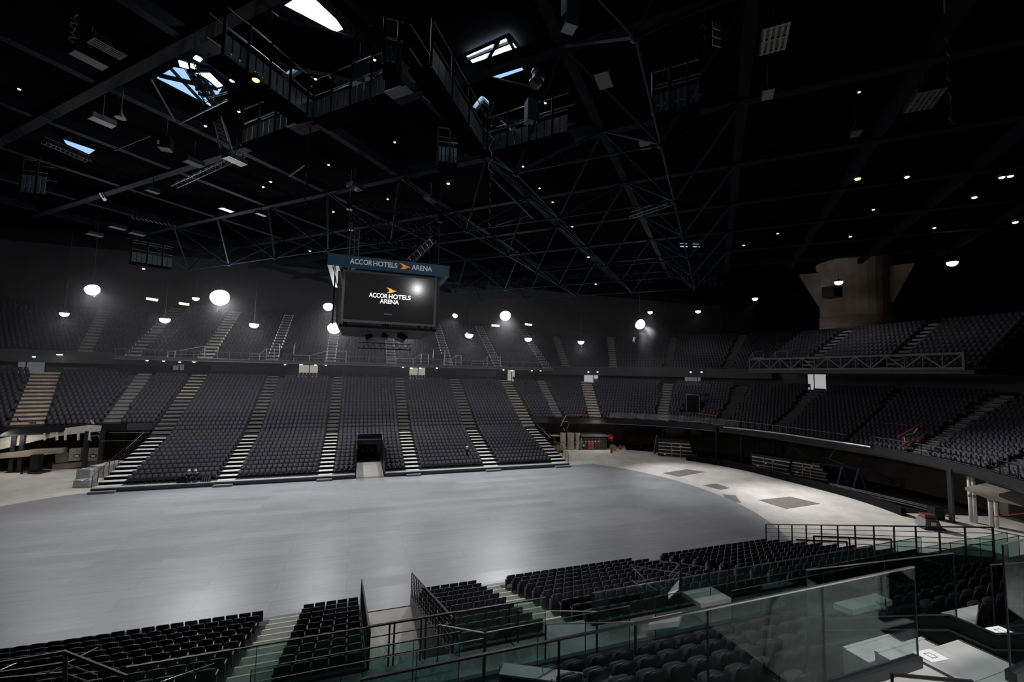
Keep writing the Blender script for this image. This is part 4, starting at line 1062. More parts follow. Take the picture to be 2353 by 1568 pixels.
# hanging cables and hoist chains
CAB = [(713, 195, 270, 26, 'curling pale cable hanging below the corner of the large coffer catwalk', 1), (712, 290, 470, 24, 'long dark hoist chain left of the screen rigging', 0), (1131, 230, 400, 25.5, 'curling pale cable below the corner of the barred skylight catwalk', 1), (1128, 400, 520, 24, 'dark hoist chain right of the screen rigging', 0),
       (1620, 0, 130, 28, 'dark knotted chain at the top right of centre', 0), (1647, 50, 110, 26, 'pale strip of three tags hanging at the top right', 2), (2172, 0, 85, 29, 'thin pale pole hanging at the top right corner', 3), (2176, 85, 290, 27, 'dotted cable below the pole at the top right', 0), (172, 30, 100, 26, 'short pale cable high in the top left dark', 1)]
for px, y0, y1, z, lab, kind in CAB:
    p0 = at(px, y0, z=z); dd = math.hypot(p0.x, p0.y); p1 = at(px - 3, y1, d=1) - EYE; k = dd / math.hypot(p1.x, p1.y); z1 = 12.16 + p1.z * k
    t = thing('hanging_cable', lab, 'cable', p0.to_tuple(), 0, 'cables hanging from the roof'); m = MB(); n = 24
    if kind == 2:
        for k in range(3): zz = p0.z + (z1 - p0.z) * (k + 0.1) / 3; zz2 = p0.z + (z1 - p0.z) * (k + 0.85) / 3; m.bx(p0.x - 0.2, p0.x + 0.2, p0.y, p0.y + 0.04, zz2, zz)
        part(m, 'tags', 'letter_grey', t); continue
    am = {0: 0.05, 1: 0.10, 3: 0.0}[kind]
    m.tube([(p0.x + am * math.sin(k * 1.1), p0.y + am * math.cos(k * 1.7), p0.z + (z1 - p0.z) * k / n) for k in range(n + 1)], {0: 0.035, 1: 0.022, 3: 0.07}[kind], 5)
    part(m, 'strand', 'cable' if kind in (1, 3) else 'dark_metal', t)
# unlit flood light panels and grilles under the girders
PAN = [((205, 137), 0.55, 'pale unlit flood panel high on the left', 0), ((247, 111), 0.55, 'slatted unlit grille light high on the left', 1), ((235, 280), 0.5, 'unlit flood lamp with bracket left of the blue skylight', 0), ((277, 272), 0.25, 'small conical work lamp left of the blue skylight', 2), ((445, 376), 0.5, 'unlit slatted light under the left girder', 1), ((540, 370), 0.6, 'wide slatted light at the girder crossing', 1), ((820, 236), 0.4, 'tilted grille light under the corner of the large coffer', 1), ((657, 229), 0.4, 'tilted pale flood panel under the large coffer catwalk', 0), ((1068, 291), 0.4, 'tilted grille light under the catwalk of the barred skylight', 1),
       ((1188, 327), 0.3, 'bracket lamp below the front catwalk of the barred skylight', 0), ((1482, 332), 0.5, 'square pale panel under the dark girder right of centre', 0), ((1779, 89), 0.75, 'large slatted grille light alone in the dark top right', 1), ((2125, 230), 0.85, 'slatted grille light near the right edge of the roof', 1), ((1387, 184), 0.55, 'long dim panel right of the barred skylight', 0), ((1765, 216), 0.4, 'small dim plate in the dark above the right lamps', 0), ((1968, 306), 0.35, 'dim box lamp above the orange light on the right', 0), ((815, 432), 0.5, 'dim slatted light above the screen rigging, left one', 1), ((990, 461), 0.5, 'dim slatted light above the screen rigging, right one', 1), ((270, 524), 0.6, 'pale hooded flood over the left tier, nearer the middle', 0), ((217, 540), 0.6, 'pale hooded flood over the left tier, leftmost', 0), ((315, 538), 0.6, 'pale hooded flood over the left tier, rightmost', 0), ((520, 482), 0.5, 'dim slatted panel above the big left flood lamp', 1), ((350, 440), 0.4, 'dim flood panel under the left lattice girder', 0), ((600, 493), 0.4, 'dim flood panel between the left lamps and the screen', 0)]
for (px, py), w, lab, kind in PAN:
    p = at(px, py, z=25.2); rz = PI / 4
    t = thing('roof_flood', lab, 'flood light', p.to_tuple(), rz, 'unlit roof floods')
    if kind == 2:
        lpart(MB().lathe([(0.04, 0.5), (0.08, 0.25), (w, 0.0), (w - .02, 0.0)], 14), 'shade', 'lens_dull', t)
    else:
        m = MB()
        if kind == 0: m.bx(-w, w, -w * 0.55, w * 0.55, -0.05, 0.0); lpart(m, 'lens', 'lens_dull', t)
        else:
            for k in range(5): m.bx(-w, w, -w * 0.6 + w * 0.25 * k, -w * 0.6 + w * 0.25 * k + w * 0.13, -0.05, 0.0)
            for k in (-0.9, 0, 0.9): m.bx(w * k - 0.04, w * k + 0.04, -w * 0.6, w * 0.6, -0.04, 0.0)
            lpart(m, 'louvre', 'lens_dull', t)
        lpart(MB().bx(-w, w, -w * 0.6, w * 0.6, 0.0, 0.25), 'housing', 'dark_metal', t)
    lpart(MB().tube([(0, 0, 0.2), (0, 0, 1.5)], 0.03, 5), 'bracket', 'dark_metal', t)
# the concrete pylon
p = at(1966, 760, x=75.0)
t = thing('concrete_pylon', 'massive round bare concrete pylon rising behind the right balcony', 'pylon', (p.x, p.y, 8.0))
part(MB().lathe([(4.7, 8.0), (4.7, 20.0), (4.75, 22.5)], 40, (p.x, p.y, 0)), 'shaft', 'concrete_pylon', t, True)
part(MB().lathe([(4.72, 20.9), (4.76, 20.95), (4.76, 21.1), (4.72, 21.15)], 40, (p.x, p.y, 0)), 'joint_ring', 'concrete_raw', t, True)
q = Vector((p.x, p.y, 0)); d = Vector((-0.55, 0.85, 0)).normalized(); e = Vector((d.y, -d.x, 0)); m = MB()
for sg in (1, -1):
    dd = d * sg
    m.hexa([q + dd * 2 - e * 2 + Vector((0, 0, 23.0)), q + dd * 2 + e * 2 + Vector((0, 0, 23.0)), q + dd * 4.6 + e * 2 + Vector((0, 0, 24.5)), q + dd * 4.6 - e * 2 + Vector((0, 0, 24.5)),
            q - e * 2 + dd + Vector((0, 0, 30)), q + e * 2 + dd + Vector((0, 0, 30)), q + dd * 7.2 + e * 2 + Vector((0, 0, 30)), q + dd * 7.2 - e * 2 + Vector((0, 0, 30))])
m.lathe([(4.6, 21.8), (4.65, 24), (4.7, 28), (5.0, 31.4)], 28, (p.x, p.y, 0))
part(m, 'corbel', 'concrete_pylon', t)
# ================================================================ hanging score board
YB = 31.5
TL, TR, BL, BR = at(753, 582, y=YB), at(1033, 611, y=YB), at(753, 608, y=YB), at(1033, 637, y=YB)
bx0, bx1 = (TL.x + BL.x) / 2, (TR.x + BR.x) / 2
bz1, bz0 = (TL.z + TR.z) / 2, (BL.z + BR.z) / 2
bw = bx1 - bx0; bcx = (bx0 + bx1) / 2; bcy = YB + bw / 2
SB_ = thing('score_board', 'hanging score board with a lit hotel arena logo and a dark blue banner ring', 'score board', (bcx, bcy, bz0))
m = MB(); th = 0.3
m.bx(bx0, bx1, YB, YB + th, bz0, bz1); m.bx(bx0, bx1, YB + bw - th, YB + bw, bz0, bz1); m.bx(bx0, bx0 + th, YB + th, YB + bw - th, bz0, bz1); m.bx(bx1 - th, bx1, YB + th, YB + bw - th, bz0, bz1)
ring = part(m, 'banner_ring', 'banner_blue', SB_)
part(MB().bx(bx0 + 0.3, bx1 - 0.3, YB + 0.3, YB + bw - 0.3, bz0 + 0.1, bz0 + 0.3), 'top_deck', 'black_metal', SB_)
def text(s, m_, parent, px0, py, px1, capm, y, z, off_=0.0, name='lettering'):
    cu = bpy.data.curves.new(name, 'FONT'); cu.body = s; cu.size = 1.0; cu.extrude = 0.015; cu.offset = off_
    cu.materials.append(MATS[m_]); o = bpy.data.objects.new(name, cu); COL.objects.link(o)
    bpy.context.view_layer.update()
    w = o.dimensions.x; h = o.dimensions.y
    x0, x1 = px0, px1
    o.scale = ((x1 - x0) / w, capm / h, 1); o.rotation_euler = (PI / 2, 0, 0)
    bb = [Vector(c) for c in o.bound_box]
    o.location = (x0 - min(b.x for b in bb) * o.scale.x, y, z - min(b.y for b in bb) * o.scale.y)
    bpy.context.view_layer.update(); dg = bpy.context.evaluated_depsgraph_get()
    me = bpy.data.meshes.new_from_object(o.evaluated_get(dg)); mo = bpy.data.objects.new(name, me); COL.objects.link(mo)
    if not me.materials: me.materials.append(MATS[m_])
    mo.location, mo.rotation_euler, mo.scale = o.location, o.rotation_euler, o.scale; bpy.data.objects.remove(o)
    mo.parent = parent; mo.matrix_parent_inverse = parent.matrix_basis.inverted()
    return mo
def bird(m_, parent, x0, x1, zc, h, y):
    w = x1 - x0
    P_ = [(0.0, 1.0), (0.20, 0.95), (0.42, 0.83), (0.56, 0.68), (0.66, 0.55), (0.76, 0.56), (0.86, 0.53), (1.0, 0.40), (0.88, 0.38), (0.78, 0.33), (0.66, 0.18), (0.50, 0.05), (0.30, 0.0), (0.08, 0.04), (0.20, 0.16), (0.29, 0.30), (0.30, 0.46), (0.24, 0.66), (0.12, 0.84)]
    part(MB().prism([(x0 + u * w, zc - h / 2 + v * h) for u, v in P_], y - 0.03, y, 'y'), 'bird_emblem', m_, parent)
zb = bz0 + (bz1 - bz0) * 0.5
fx = lambda px: at(px, 610, y=YB).x
text('ACCOR', 'letter_led', ring, fx(804), 0, fx(855), 0.36, YB - 0.02, zb - 0.16, 0.012)
text('HOTELS', 'letter_led', ring, fx(857.5), 0, fx(913), 0.36, YB - 0.02, zb - 0.16, 0.012)
text('ARENA', 'letter_led', ring, fx(946), 0, fx(993), 0.36, YB - 0.02, zb - 0.16, 0.012)
bird('bird_orange', ring, fx(918), fx(943), zb + 0.02, 0.42, YB - 0.01)
# main screen facing the camera
YS = 32.1
s = [at(789, 618, y=YS), at(1006, 639, y=YS), at(998, 750, y=YS), at(782, 740, y=YS)]
sx0, sx1 = (s[0].x + s[3].x) / 2, (s[1].x + s[2].x) / 2; sz1, sz0 = (s[0].z + s[1].z) / 2, (s[2].z + s[3].z) / 2
m = MB(); fw = 0.16
m.bx(sx0, sx1, YS - 0.06, YS + 0.1, sz1 - fw, sz1); m.bx(sx0, sx1, YS - 0.06, YS + 0.1, sz0, sz0 + fw); m.bx(sx0, sx0 + fw, YS - 0.06, YS + 0.1, sz0 + fw, sz1 - fw); m.bx(sx1 - fw, sx1, YS - 0.06, YS + 0.1, sz0 + fw, sz1 - fw)
part(m, 'screen_frame', 'screen_frame', SB_)
scr = part(MB().bx(sx0 + fw, sx1 - fw, YS, YS + 0.1, sz0 + fw, sz1 - fw), 'screen', 'screen_black', SB_)
gx = lambda px: at(px, 685, y=YS).x
gz = lambda px, py: at(px, py, y=YS).z
zt = gz(895, 688.5)
text('ACCOR', 'glow_text', scr, gx(847.5), 0, gx(890.5), 0.33, YS - 0.012, gz(895, 686.6), 0.022)
text('HOTELS', 'glow_text', scr, gx(893), 0, gx(943.5), 0.33, YS - 0.012, gz(895, 686.6), 0.022)
text('ARENA', 'glow_text', scr, gx(873), 0, gx(917), 0.31, YS - 0.012, gz(895, 698.6), 0.022)
bird('glow_bird', scr, gx(887), gx(910.5), gz(898, 668), 0.38, YS)
part(MB().bx(gx(884), gx(902), YS - 0.012, YS, gz(893, 724), gz(893, 721)), 'status_bar', 'glow_signblue', scr)
m = MB()
for yy, a0, a1, hor in ((YS + 9.0, sx0, sx1, True),): m.bx(a0, a1, yy, yy + 0.15, sz0, sz1)
m.bx(sx0 - 0.35, sx0 - 0.25, YS + 0.8, YS + 8.4, sz0, sz1); m.bx(sx1 + 0.25, sx1 + 0.35, YS + 0.8, YS + 8.4, sz0, sz1)
part(m, 'side_screens', 'screen_black', SB_)
m = MB()
for xx in (sx0 + 0.2, bcx, sx1 - 0.2):
    for yy in (YS + 0.4, bcy, YS + bw - 0.9): m.bx(xx - 0.06, xx + 0.06, yy - 0.06, yy + 0.06, sz0 - 0.2, bz0 + 0.2)
m.bx(sx0 - 0.1, sx1 + 0.1, YS + 0.2, YS + 8.8, sz0 - 0.35, sz0 - 0.15)
part(m, 'carcass', 'black_metal', SB_)
m = MB()
for k in range(9):
    z = sz0 + (bz0 - sz0) * k / 9; m.bar((bx0 + 0.35, YS + 2.0, z), (bx0 + 0.35, YS + 3.0, z + 0.3), 0.04)
m.bar((bx0 + 0.35, YS + 2.0, sz0), (bx0 + 0.35, YS + 2.0, bz0), 0.06); m.bar((bx0 + 0.35, YS + 3.0, sz0), (bx0 + 0.35, YS + 3.0, bz0), 0.06)
part(m, 'side_lattice', 'truss_dark', SB_)
m = MB()
for px, py in ((760, 640), (770, 655), (775, 690)): pass
# loudspeakers and truss below
SPK = [((921, 776), 0.75, 0.5, 'tilted black loudspeaker hanging under the score board'), ((848, 776), 0.55, -0.4, 'black moving lamp hanging under the left of the score board'), ((883, 774), 0.5, 0.2, 'black moving lamp hanging under the middle of the score board')]
for (px, py), w, tl, lab in SPK:
    p = at(px, py, y=bcy); t = thing('hanging_speaker', lab, 'loudspeaker', p.to_tuple(), 0, 'devices under the score board')
    M = Matrix.Translation(p) @ Matrix.Rotation(tl, 4, 'Y') @ Matrix.Rotation(-0.4, 4, 'X')
    b = MB(); b.m = M; b.prism([(-w / 2, -w * 0.4), (w / 2, -w * 0.3), (w * 0.55, w * 0.3), (-w * 0.4, w * 0.42)], -w * 0.4, w * 0.4, 'y'); part(b, 'cabinet', 'black_metal', t)
    b = MB(); b.m = M; b.bx(-w * 0.4, w * 0.4, -w * 0.43, -w * 0.4, -w * 0.25, w * 0.28); part(b, 'grille', 'dark_metal', t)
    part(MB().tube([p, (p.x, p.y, sz0 - 0.2)], 0.03, 5), 'yoke', 'dark_metal', t)
a, b = at(822, 800, y=bcy), at(944, 808, y=bcy)
lattice('black lattice truss hanging under the score board with a small white tag', a, (b.x, b.y, a.z), 0.55, 'dark_metal', 9)
for k, xx in enumerate((a.x + 0.3, b.x - 0.3)):
    t = thing('suspension_rod', 'dark rod holding the %s end of the truss under the score board' % ('left', 'right')[k], 'rod', (xx, bcy, a.z)); part(MB().tube([(xx, bcy, a.z), (xx, bcy, sz0 - 0.2)], 0.025, 5), 'rod', 'dark_metal', t)
p = at(872, 807, y=bcy - 0.4); t = thing('tag_plate', 'small white tag on the truss under the score board', 'tag', p.to_tuple()); part(MB().bx(p.x - 0.13, p.x + 0.13, p.y - 0.02, p.y, p.z - 0.1, p.z + 0.1), 'plate', 'paper_white', t)
# rigging above the ring
zr = at(900, 545, y=bcy).z; zt2 = at(900, 485, y=bcy).z
x0, x1 = at(803, 520, y=bcy).x, at(1000, 540, y=bcy).x
lattice('dark rigging truss above the score board, front one', (x0, YB + 2, zr), (x1, YB + 2, zr), 0.7, 'dark_metal', 12)
lattice('dark rigging truss above the score board, rear one', (x0, YB + 7, zr), (x1, YB + 7, zr), 0.7, 'dark_metal', 12)
lattice('dark rigging truss above the score board, upper one', (x0, bcy, zt2), (x1, bcy, zt2), 0.8, 'dark_metal', 12)
lattice('short dark ladder truss on the left of the score board top', (x0 + 0.5, YB + 1, bz1 + 0.05), (x0 + 0.5, YB + 1, bz1 + 2.2), 0.6, 'grey_metal', 6)
lattice('short dark ladder truss on the right of the score board top', (x1 - 2.2, YB + 1, bz1 + 0.05), (x1 - 0.4, YB + 1.6, bz1 + 2.2), 0.6, 'grey_metal', 6)
for k, (xx, yy) in enumerate(((x0, YB + 2), (x1, YB + 2), (x0, YB + 7), (x1, YB + 7))):
    t = thing('hoist_chain', ['hoist chain at the front left of the score board rigging', 'hoist chain at the front right of the score board rigging', 'hoist chain at the rear left of the score board rigging', 'hoist chain at the rear right of the score board rigging'][k], 'chain', (xx, yy, bz1), 0, 'score board hoist chains')
    part(MB().tube([(xx, yy, bz1 + 0.02), (xx, yy, ZB + 0.2)], 0.03, 5), 'chain', 'dark_metal', t)
    part(MB().bx(xx - 0.2, xx + 0.2, yy - 0.2, yy + 0.2, zr + 1.0, zr + 1.7), 'motor', 'black_metal', t)
# ================================================================ supports, stored material and people
def posts(label, items, mt='dark_metal', w=0.28):
    for px, py0, zt, lab in items:
        p = at(px, py0, z=0.0) if px > 300 else at(px, py0, y=65.0); t = thing('support_post', lab, 'post', (p.x, p.y, 0), 0, 'posts under the tiers')
        m = MB(); m.bx(p.x - w / 2, p.x + w / 2, p.y - w / 2, p.y + w / 2, 0.02, zt); part(m, 'shaft', mt, t)
        part(MB().bx(p.x - w, p.x + w, p.y - w, p.y + w, 0.0, 0.04), 'base_plate', mt, t)
posts('', [(193, 1077, 4.4, 'dark steel post under the left tier beside the beige cabinets'), (228, 1082, 4.4, 'dark steel post at the left of the far stand end'), (24, 1095, 4.4, 'dark steel post under the left tier at the left edge'), (44, 1093, 4.4, 'second dark steel post from the left edge')], 'dark_metal', 0.38)
posts('', [(1525, 1041, 4.4, 'dark post behind the tall stack of stage panels, left one'), (1583, 1041, 4.4, 'dark post behind the tall stack of stage panels, right one'), (1648, 1058, 4.9, 'single dark post under the corner of the right tier'),
           (1705, 1062, 4.6, 'dark post right of the single corner post'), (1779, 1066, 4.6, 'dark post behind the low stack of stage panels'), (1869, 1078, 4.6, 'dark post above the strapped panel stack'), (1974, 1092, 4.6, 'dark post behind the blue trestle'), (2108, 1110, 4.6, 'dark post left of the white pipes'), (2188, 1200, 4.6, 'grey post at the end of the pale floor on the right')], 'dark_metal', 0.3)
def pbox(name, label, cat, px0, px1, py1, h, depth, mt, y=None, z=0.0, group=None, x=None, extra=None):
    """Box whose front face stands on the floor between two sightings."""
    a, b = (at(px0, py1, z=z), at(px1, py1, z=z)) if y is None else (at(px0, py1, y=y), at(px1, py1, y=y))
    if y is not None: a.z = b.z = min(a.z, b.z)
    b = Vector((b.x, a.y + (b.y - a.y), a.z)); d = (b - a); d.z = 0; w = d.length; d.normalize(); rz = math.atan2(d.y, d.x)
    t = thing(name, label, cat, ((a + b) / 2).to_tuple()[:2] + (max(0.0, a.z),), rz, group)
    lpart(MB().bx(-w / 2, w / 2, 0, depth, 0, h), 'body', mt, t)
    return t, w
# left side: concrete ramp beam, ledge, cabinets
def slabpoly(name, label, cat, pts_, y, th, mt, dy=0.0, group=None):
    q = [at(*p, y=y + dy * i) for i, p in enumerate(pts_)]
    t = thing(name, label, cat, q[0].to_tuple(), 0, group); n = len(q); back = Vector((0, th, 0))
    part(MB().add(q + [p + back for p in q], [tuple(range(n)), tuple(range(2 * n - 1, n - 1, -1))] + [(i, (i + 1) % n, n + (i + 1) % n, n + i) for i in range(n)]), 'slab', mt, t)
    return t
slabpoly('ramp_beam', 'pale curved concrete ramp beam under the left tier', 'beam', [(-20, 1012), (40, 1000), (120, 988), (200, 978), (228, 980), (226, 992), (150, 1000), (90, 1012), (30, 1027), (-20, 1038)], 65.0, 0.6, 'white_paint')
slabpoly('ledge', 'grey concrete ledge with stored scraps below the pale ramp beam', 'ledge', [(-20, 1046), (60, 1036), (140, 1032), (140, 1042), (60, 1050), (-20, 1056)], 64.6, 1.2, 'concrete_raw')
for k, px in enumerate((103, 131, 150, 180, 205)):
    p0, p1 = at(px, 990 + 3 * (k % 2), y=64.9), at(px, 1012, y=64.9)
    t = thing('short_strut', ['white strut under the ramp beam, first from the left', 'white strut under the ramp beam, second from the left', 'white strut under the ramp beam, in the middle', 'white strut under the ramp beam, beside the dark post', 'white strut under the ramp beam, at its right end'][k], 'strut', p1.to_tuple(), 0, 'struts under the ramp beam')
    part(MB().bar(p0, p1, 0.16), 'bar', 'white_paint', t)
for px0, px1, lab in ((157, 187, 'beige electrical cabinet left of the dark post under the left tier'), (196, 224, 'beige electrical cabinet right of the dark post under the left tier')):
    a, b = at(px0, 1060, y=65.4), at(px1, 1031, y=65.4); t = thing('electrical_cabinet', lab, 'cabinet', ((a.x + b.x) / 2, 65.4, a.z), 0, 'cabinets under the left tier')
    part(MB().bx(a.x, b.x, 65.4, 66.0, a.z, b.z), 'body', 'beige_cabinet', t); cx = (a.x + b.x) / 2 + 0.2; zz = a.z + (b.z - a.z) * 0.4
    part(MB().bx(cx - 0.28, cx + 0.28, 65.36, 65.4, zz - 0.16, zz + 0.16), 'label_plate', 'dark_metal', t); part(MB().bx(cx - 0.2, cx + 0.2, 65.34, 65.36, zz - 0.1, zz + 0.1), 'label', 'paper_white', t); part(MB().bx(cx - 0.06, cx + 0.06, 65.37, 65.4, zz + 0.6, zz + 0.68), 'lock', 'dark_metal', t)
slabpoly('wall_panel', 'pale panel behind the beige cabinets', 'panel', [(127, 1045), (145, 1040), (157, 1040), (157, 1062), (127, 1066)], 65.8, 0.2, 'concrete_raw')
slabpoly('wall_panel', 'low pale wall panel below the beige cabinets', 'panel', [(120, 1068), (228, 1058), (228, 1070), (120, 1080)], 65.6, 0.3, 'concrete_raw')
t, w = pbox('equipment_case', 'tall black case on a low base under the left tier', 'case', 66, 84, 1088, 2.0, 0.6, 'black_metal'); lpart(MB().bx(-w, w * 1.4, -0.5, 0.9, 0.0, 0.16), 'base', 'dark_metal', t); lpart(MB().bx(-w * 0.6, -w * 0.1, -0.52, -0.5, 0.05, 0.16), 'highlight_reflector', 'paper_white', t)  # bright highlight on the case base, painted as a thin white plate
t, w = pbox('fire_box', 'small red box by the wall left of the wrapped pallets', 'box', 108, 117, 1075, 0.55, 0.35, 'red_paint'); lpart(MB().bx(-w / 2 + .05, w / 2 - .05, -0.02, 0, 0.1, 0.45), 'door', 'red_paint', t)
for px0, px1, py, h, dp, lab in ((166, 204, 1122, 0.75, 0.9, 'low pallet load wrapped in clear plastic, by the far stand end'), (172, 205, 1108, 1.3, 1.0, 'taller pallet load wrapped in clear plastic, behind the low one'), (203, 236, 1098, 1.25, 3.2, 'long load under a pale sheet beside the far stand end rail')):
    t, w = pbox('wrapped_pallet', lab, 'pallet load', px0, px1, py, 0.12, dp, 'plywood', group='wrapped pallets'); m = MB(); n = 5
    for i in range(n):
        for j in range(2): x = -w / 2 + w * (i + 0.5) / n; m.hexa([(x - w / n * .52, 0.02 + dp * j / 2, 0.12), (x + w / n * .52, 0.02 + dp * j / 2, 0.12), (x + w / n * .52, dp * (j + 1) / 2, 0.12), (x - w / n * .52, dp * (j + 1) / 2, 0.12)] + [(x + sx * w / n * .45, yy, h - 0.1 * random.random()) for sx, yy in ((-1, 0.06 + dp * j / 2), (1, 0.06 + dp * j / 2), (1, dp * (j + 1) / 2 - .04), (-1, dp * (j + 1) / 2 - .04))])
    lpart(m, 'wrapped_load', 'plastic_wrap' if 'sheet' not in lab else 'white_paint', t)
def tubes(name, label, cat, lines, r, mt, group=None):
    t = None
    for ln in lines:
        ps = [at(p[0], p[1], y=p[2]) for p in ln]
        if t is None: t = thing(name, label, cat, ps[0].to_tuple(), 0, group); m = MB()
        m.tube(ps, r, 6)
    part(m, 'tube', mt, t); return t
tubes('folded_barrier', 'bundle of white and pink folded barriers on the left tier front', 'barrier', [[(180, 988, 65.6), (212, 984, 65.6), (208, 965, 65.6), (196, 984, 65.6)], [(212, 968, 65.6), (226, 992, 65.6), (232, 1000, 65.6), (206, 1003, 65.6)], [(208, 965, 65.6), (218, 985, 65.6), (232, 998, 65.6)], [(202, 1000, 65.6), (210, 1015, 65.6)], [(226, 1000, 65.6), (230, 1013, 65.6)], [(214, 970, 65.6), (208, 984, 65.6)]], 0.07, 'pale_metal')
tubes('tier_rail', 'dark guard rail on the left tier front beside the pale wooden stair', 'railing', [[(40, 992, 65.5), (40, 962, 65.5), (52, 972, 65.5), (82, 972, 65.5), (82, 985, 65.5)], [(52, 972, 65.5), (46, 992, 65.5)]], 0.05, 'black_metal')
tubes('tier_rail', 'thin grey rails on the left tier front up to the far stand', 'railing', [[(250, 995, 65.4), (345, 994, 65.4)], [(232, 1014, 64.5), (322, 1013, 64.5)]], 0.035, 'grey_metal')
tubes('stand_handrail', 'pale sloping handrail behind the left end of the far stand', 'handrail', [[(290, 1032, 60.0), (330, 995, 63.5)], [(252, 1060, 57.5), (237, 1075, 56.0)]], 0.04, 'pale_metal')
# right: drums, kiosk, tape
for k, (px0, px1) in enumerate(((1287, 1300), (1303, 1319), (1322, 1332))):
    a, b = at(px0, 1033, z=0), at(px1, 1033, z=0); c = (a + b) / 2; r = (b - a).length / 2
    t = thing('round_column', ['pale round column right of the far stand, first', 'pale round column right of the far stand, middle one', 'grey slim column beside the kiosk under the corner tier'][k], 'column', (c.x, c.y, 0), 0, 'columns under the corner tier')
    part(MB().lathe([(r * 1.1, 0), (r * 1.1, 0.1), (r, 0.12), (r, 2.7)], 16, (c.x, c.y, 0)), 'shaft', 'concrete_raw', t, True)
t, w = pbox('kiosk', 'grey kiosk with a flat roof and mesh front under the corner tier', 'kiosk', 1336, 1392, 1034, 2.2, 3.0, 'brown_panel'); lpart(MB().bx(-w / 2 - .2, w / 2 + .3, -0.4, 3.3, 2.2, 2.42), 'roof', 'grey_metal', t)
m = MB(); 
for k in range(8): x = -w / 2 + w * k / 7; m.bx(x - .02, x + .02, -0.3, -0.26, 0.0, 1.9)
for k in range(5): m.bx(-w / 2, w / 2, -0.29, -0.27, 0.3 + 0.4 * k, 0.33 + 0.4 * k)
lpart(m, 'mesh_front', 'grey_metal', t); lpart(MB().bx(-w * .25, w * .0, -0.1, -0.02, 0.1, 1.3), 'brick_patch', 'red_paint', t)
lpart(MB().bx(-w * .45, -w * .38, -0.12, -0.02, 0.55, 0.85), 'sign', 'paper_white', t)
a, b = at(1282, 1018, y=62.5), at(1381, 1019.5, y=62.5)
t = thing('barrier_tape', 'red and white barrier tape in front of the kiosk', 'tape', a.to_tuple()); n = 26; r_, w_ = MB(), MB()
for k in range(n): (r_ if k % 2 else w_).bx(a.x + (b.x - a.x) * k / n, a.x + (b.x - a.x) * (k + 1) / n, 62.48, 62.5, a.z - 0.05, a.z + 0.05)
part(r_, 'red_stripes', 'red_paint', t); part(w_, 'white_stripes', 'paper_white', t)
p = at(1335, 1034, z=0); t = thing('tape_post', 'slim white post holding the barrier tape', 'post', (p.x, p.y, 0)); part(MB().tube([(p.x, p.y, 0), (p.x, p.y, 1.9)], 0.06, 8), 'pole', 'paper_white', t); part(MB().bx(p.x - .5, p.x + .8, p.y - .15, p.y + .15, 0, .08), 'foot', 'black_metal', t)
# hose reel, cable drum, cone
p = at(1403, 1030, z=0); 
t = thing('hose_reel', 'red fire hose reel on the dark wall under the corner tier', 'hose reel', (p.x, p.y, 1.4)); M = Matrix.Translation((p.x, p.y, 1.75)) @ Matrix.Rotation(PI / 2, 4, 'X')
m = MB(); m.m = M; m.lathe([(0.55, -0.15), (0.6, -0.1), (0.6, 0.1), (0.55, 0.15)], 18); part(m, 'reel', 'red_paint', t, False); m = MB(); m.m = M; m.lathe([(0.15, -0.2), (0.15, 0.2)], 12); part(m, 'hub', 'paper_white', t)
part(MB().tube([(p.x + .3, p.y, 1.3), (p.x + .45, p.y - .1, 0.9), (p.x + .3, p.y - .1, 0.5)], 0.06, 6), 'hose', 'red_paint', t)
p = at(1409, 1037, z=0); t = thing('cable_drum', 'pale wooden cable drum standing under the hose reel', 'cable drum', (p.x, p.y, 0)); M = Matrix.Translation((p.x, p.y, 0.5)) @ Matrix.Rotation(PI / 2, 4, 'X')
for zz in (-0.28, 0.22): m = MB(); m.m = M; m.lathe([(0.5, zz), (0.5, zz + 0.06)], 20); part(m, 'flange', 'plywood', t)
m = MB(); m.m = M; m.lathe([(0.3, -0.22), (0.3, 0.22)], 16); part(m, 'winding', 'rubber', t)
p = at(1405, 1042, z=0); t = thing('extinguisher', 'small red extinguisher on the floor before the cable drum', 'extinguisher', (p.x, p.y, 0)); part(MB().lathe([(0.16, 0), (0.17, 0.05), (0.17, 0.5), (0.06, 0.62), (0.06, 0.7)], 12, (p.x, p.y, 0)), 'cylinder', 'red_paint', t, True); part(MB().bx(p.x - .03, p.x + .1, p.y - .03, p.y + .03, .7, .78), 'valve', 'black_metal', t)
p = at(1425, 1033, z=0); t = thing('traffic_cone', 'red and white traffic cone by the dark opening', 'cone', (p.x, p.y, 0)); part(MB().lathe([(0.22, 0.04), (0.05, 0.75), (0.0, 0.76)], 12, (p.x, p.y, 0)), 'cone', 'red_paint', t, True); part(MB().bx(p.x - .25, p.x + .25, p.y - .25, p.y + .25, 0, .05), 'base', 'red_paint', t)
slabpoly('wall_panel', 'dim yellowish panel between posts under the corner tier', 'panel', [(1528, 985), (1570, 983), (1630, 990), (1612, 1000), (1530, 1004)], 58.5, 0.2, 'concrete_raw')
slabpoly('leaning_board', 'pale board leaning beside the tall panel stack', 'board', [(1502, 1044), (1508, 1042), (1514, 1002), (1509, 1000)], 57.5, 0.1, 'steel_plate')
slabpoly('crate_board', 'brown boards in the dark opening under the corner tier', 'board', [(1474, 1022), (1508, 1020), (1506, 1034), (1476, 1034)], 63.0, 0.5, 'brown_panel')
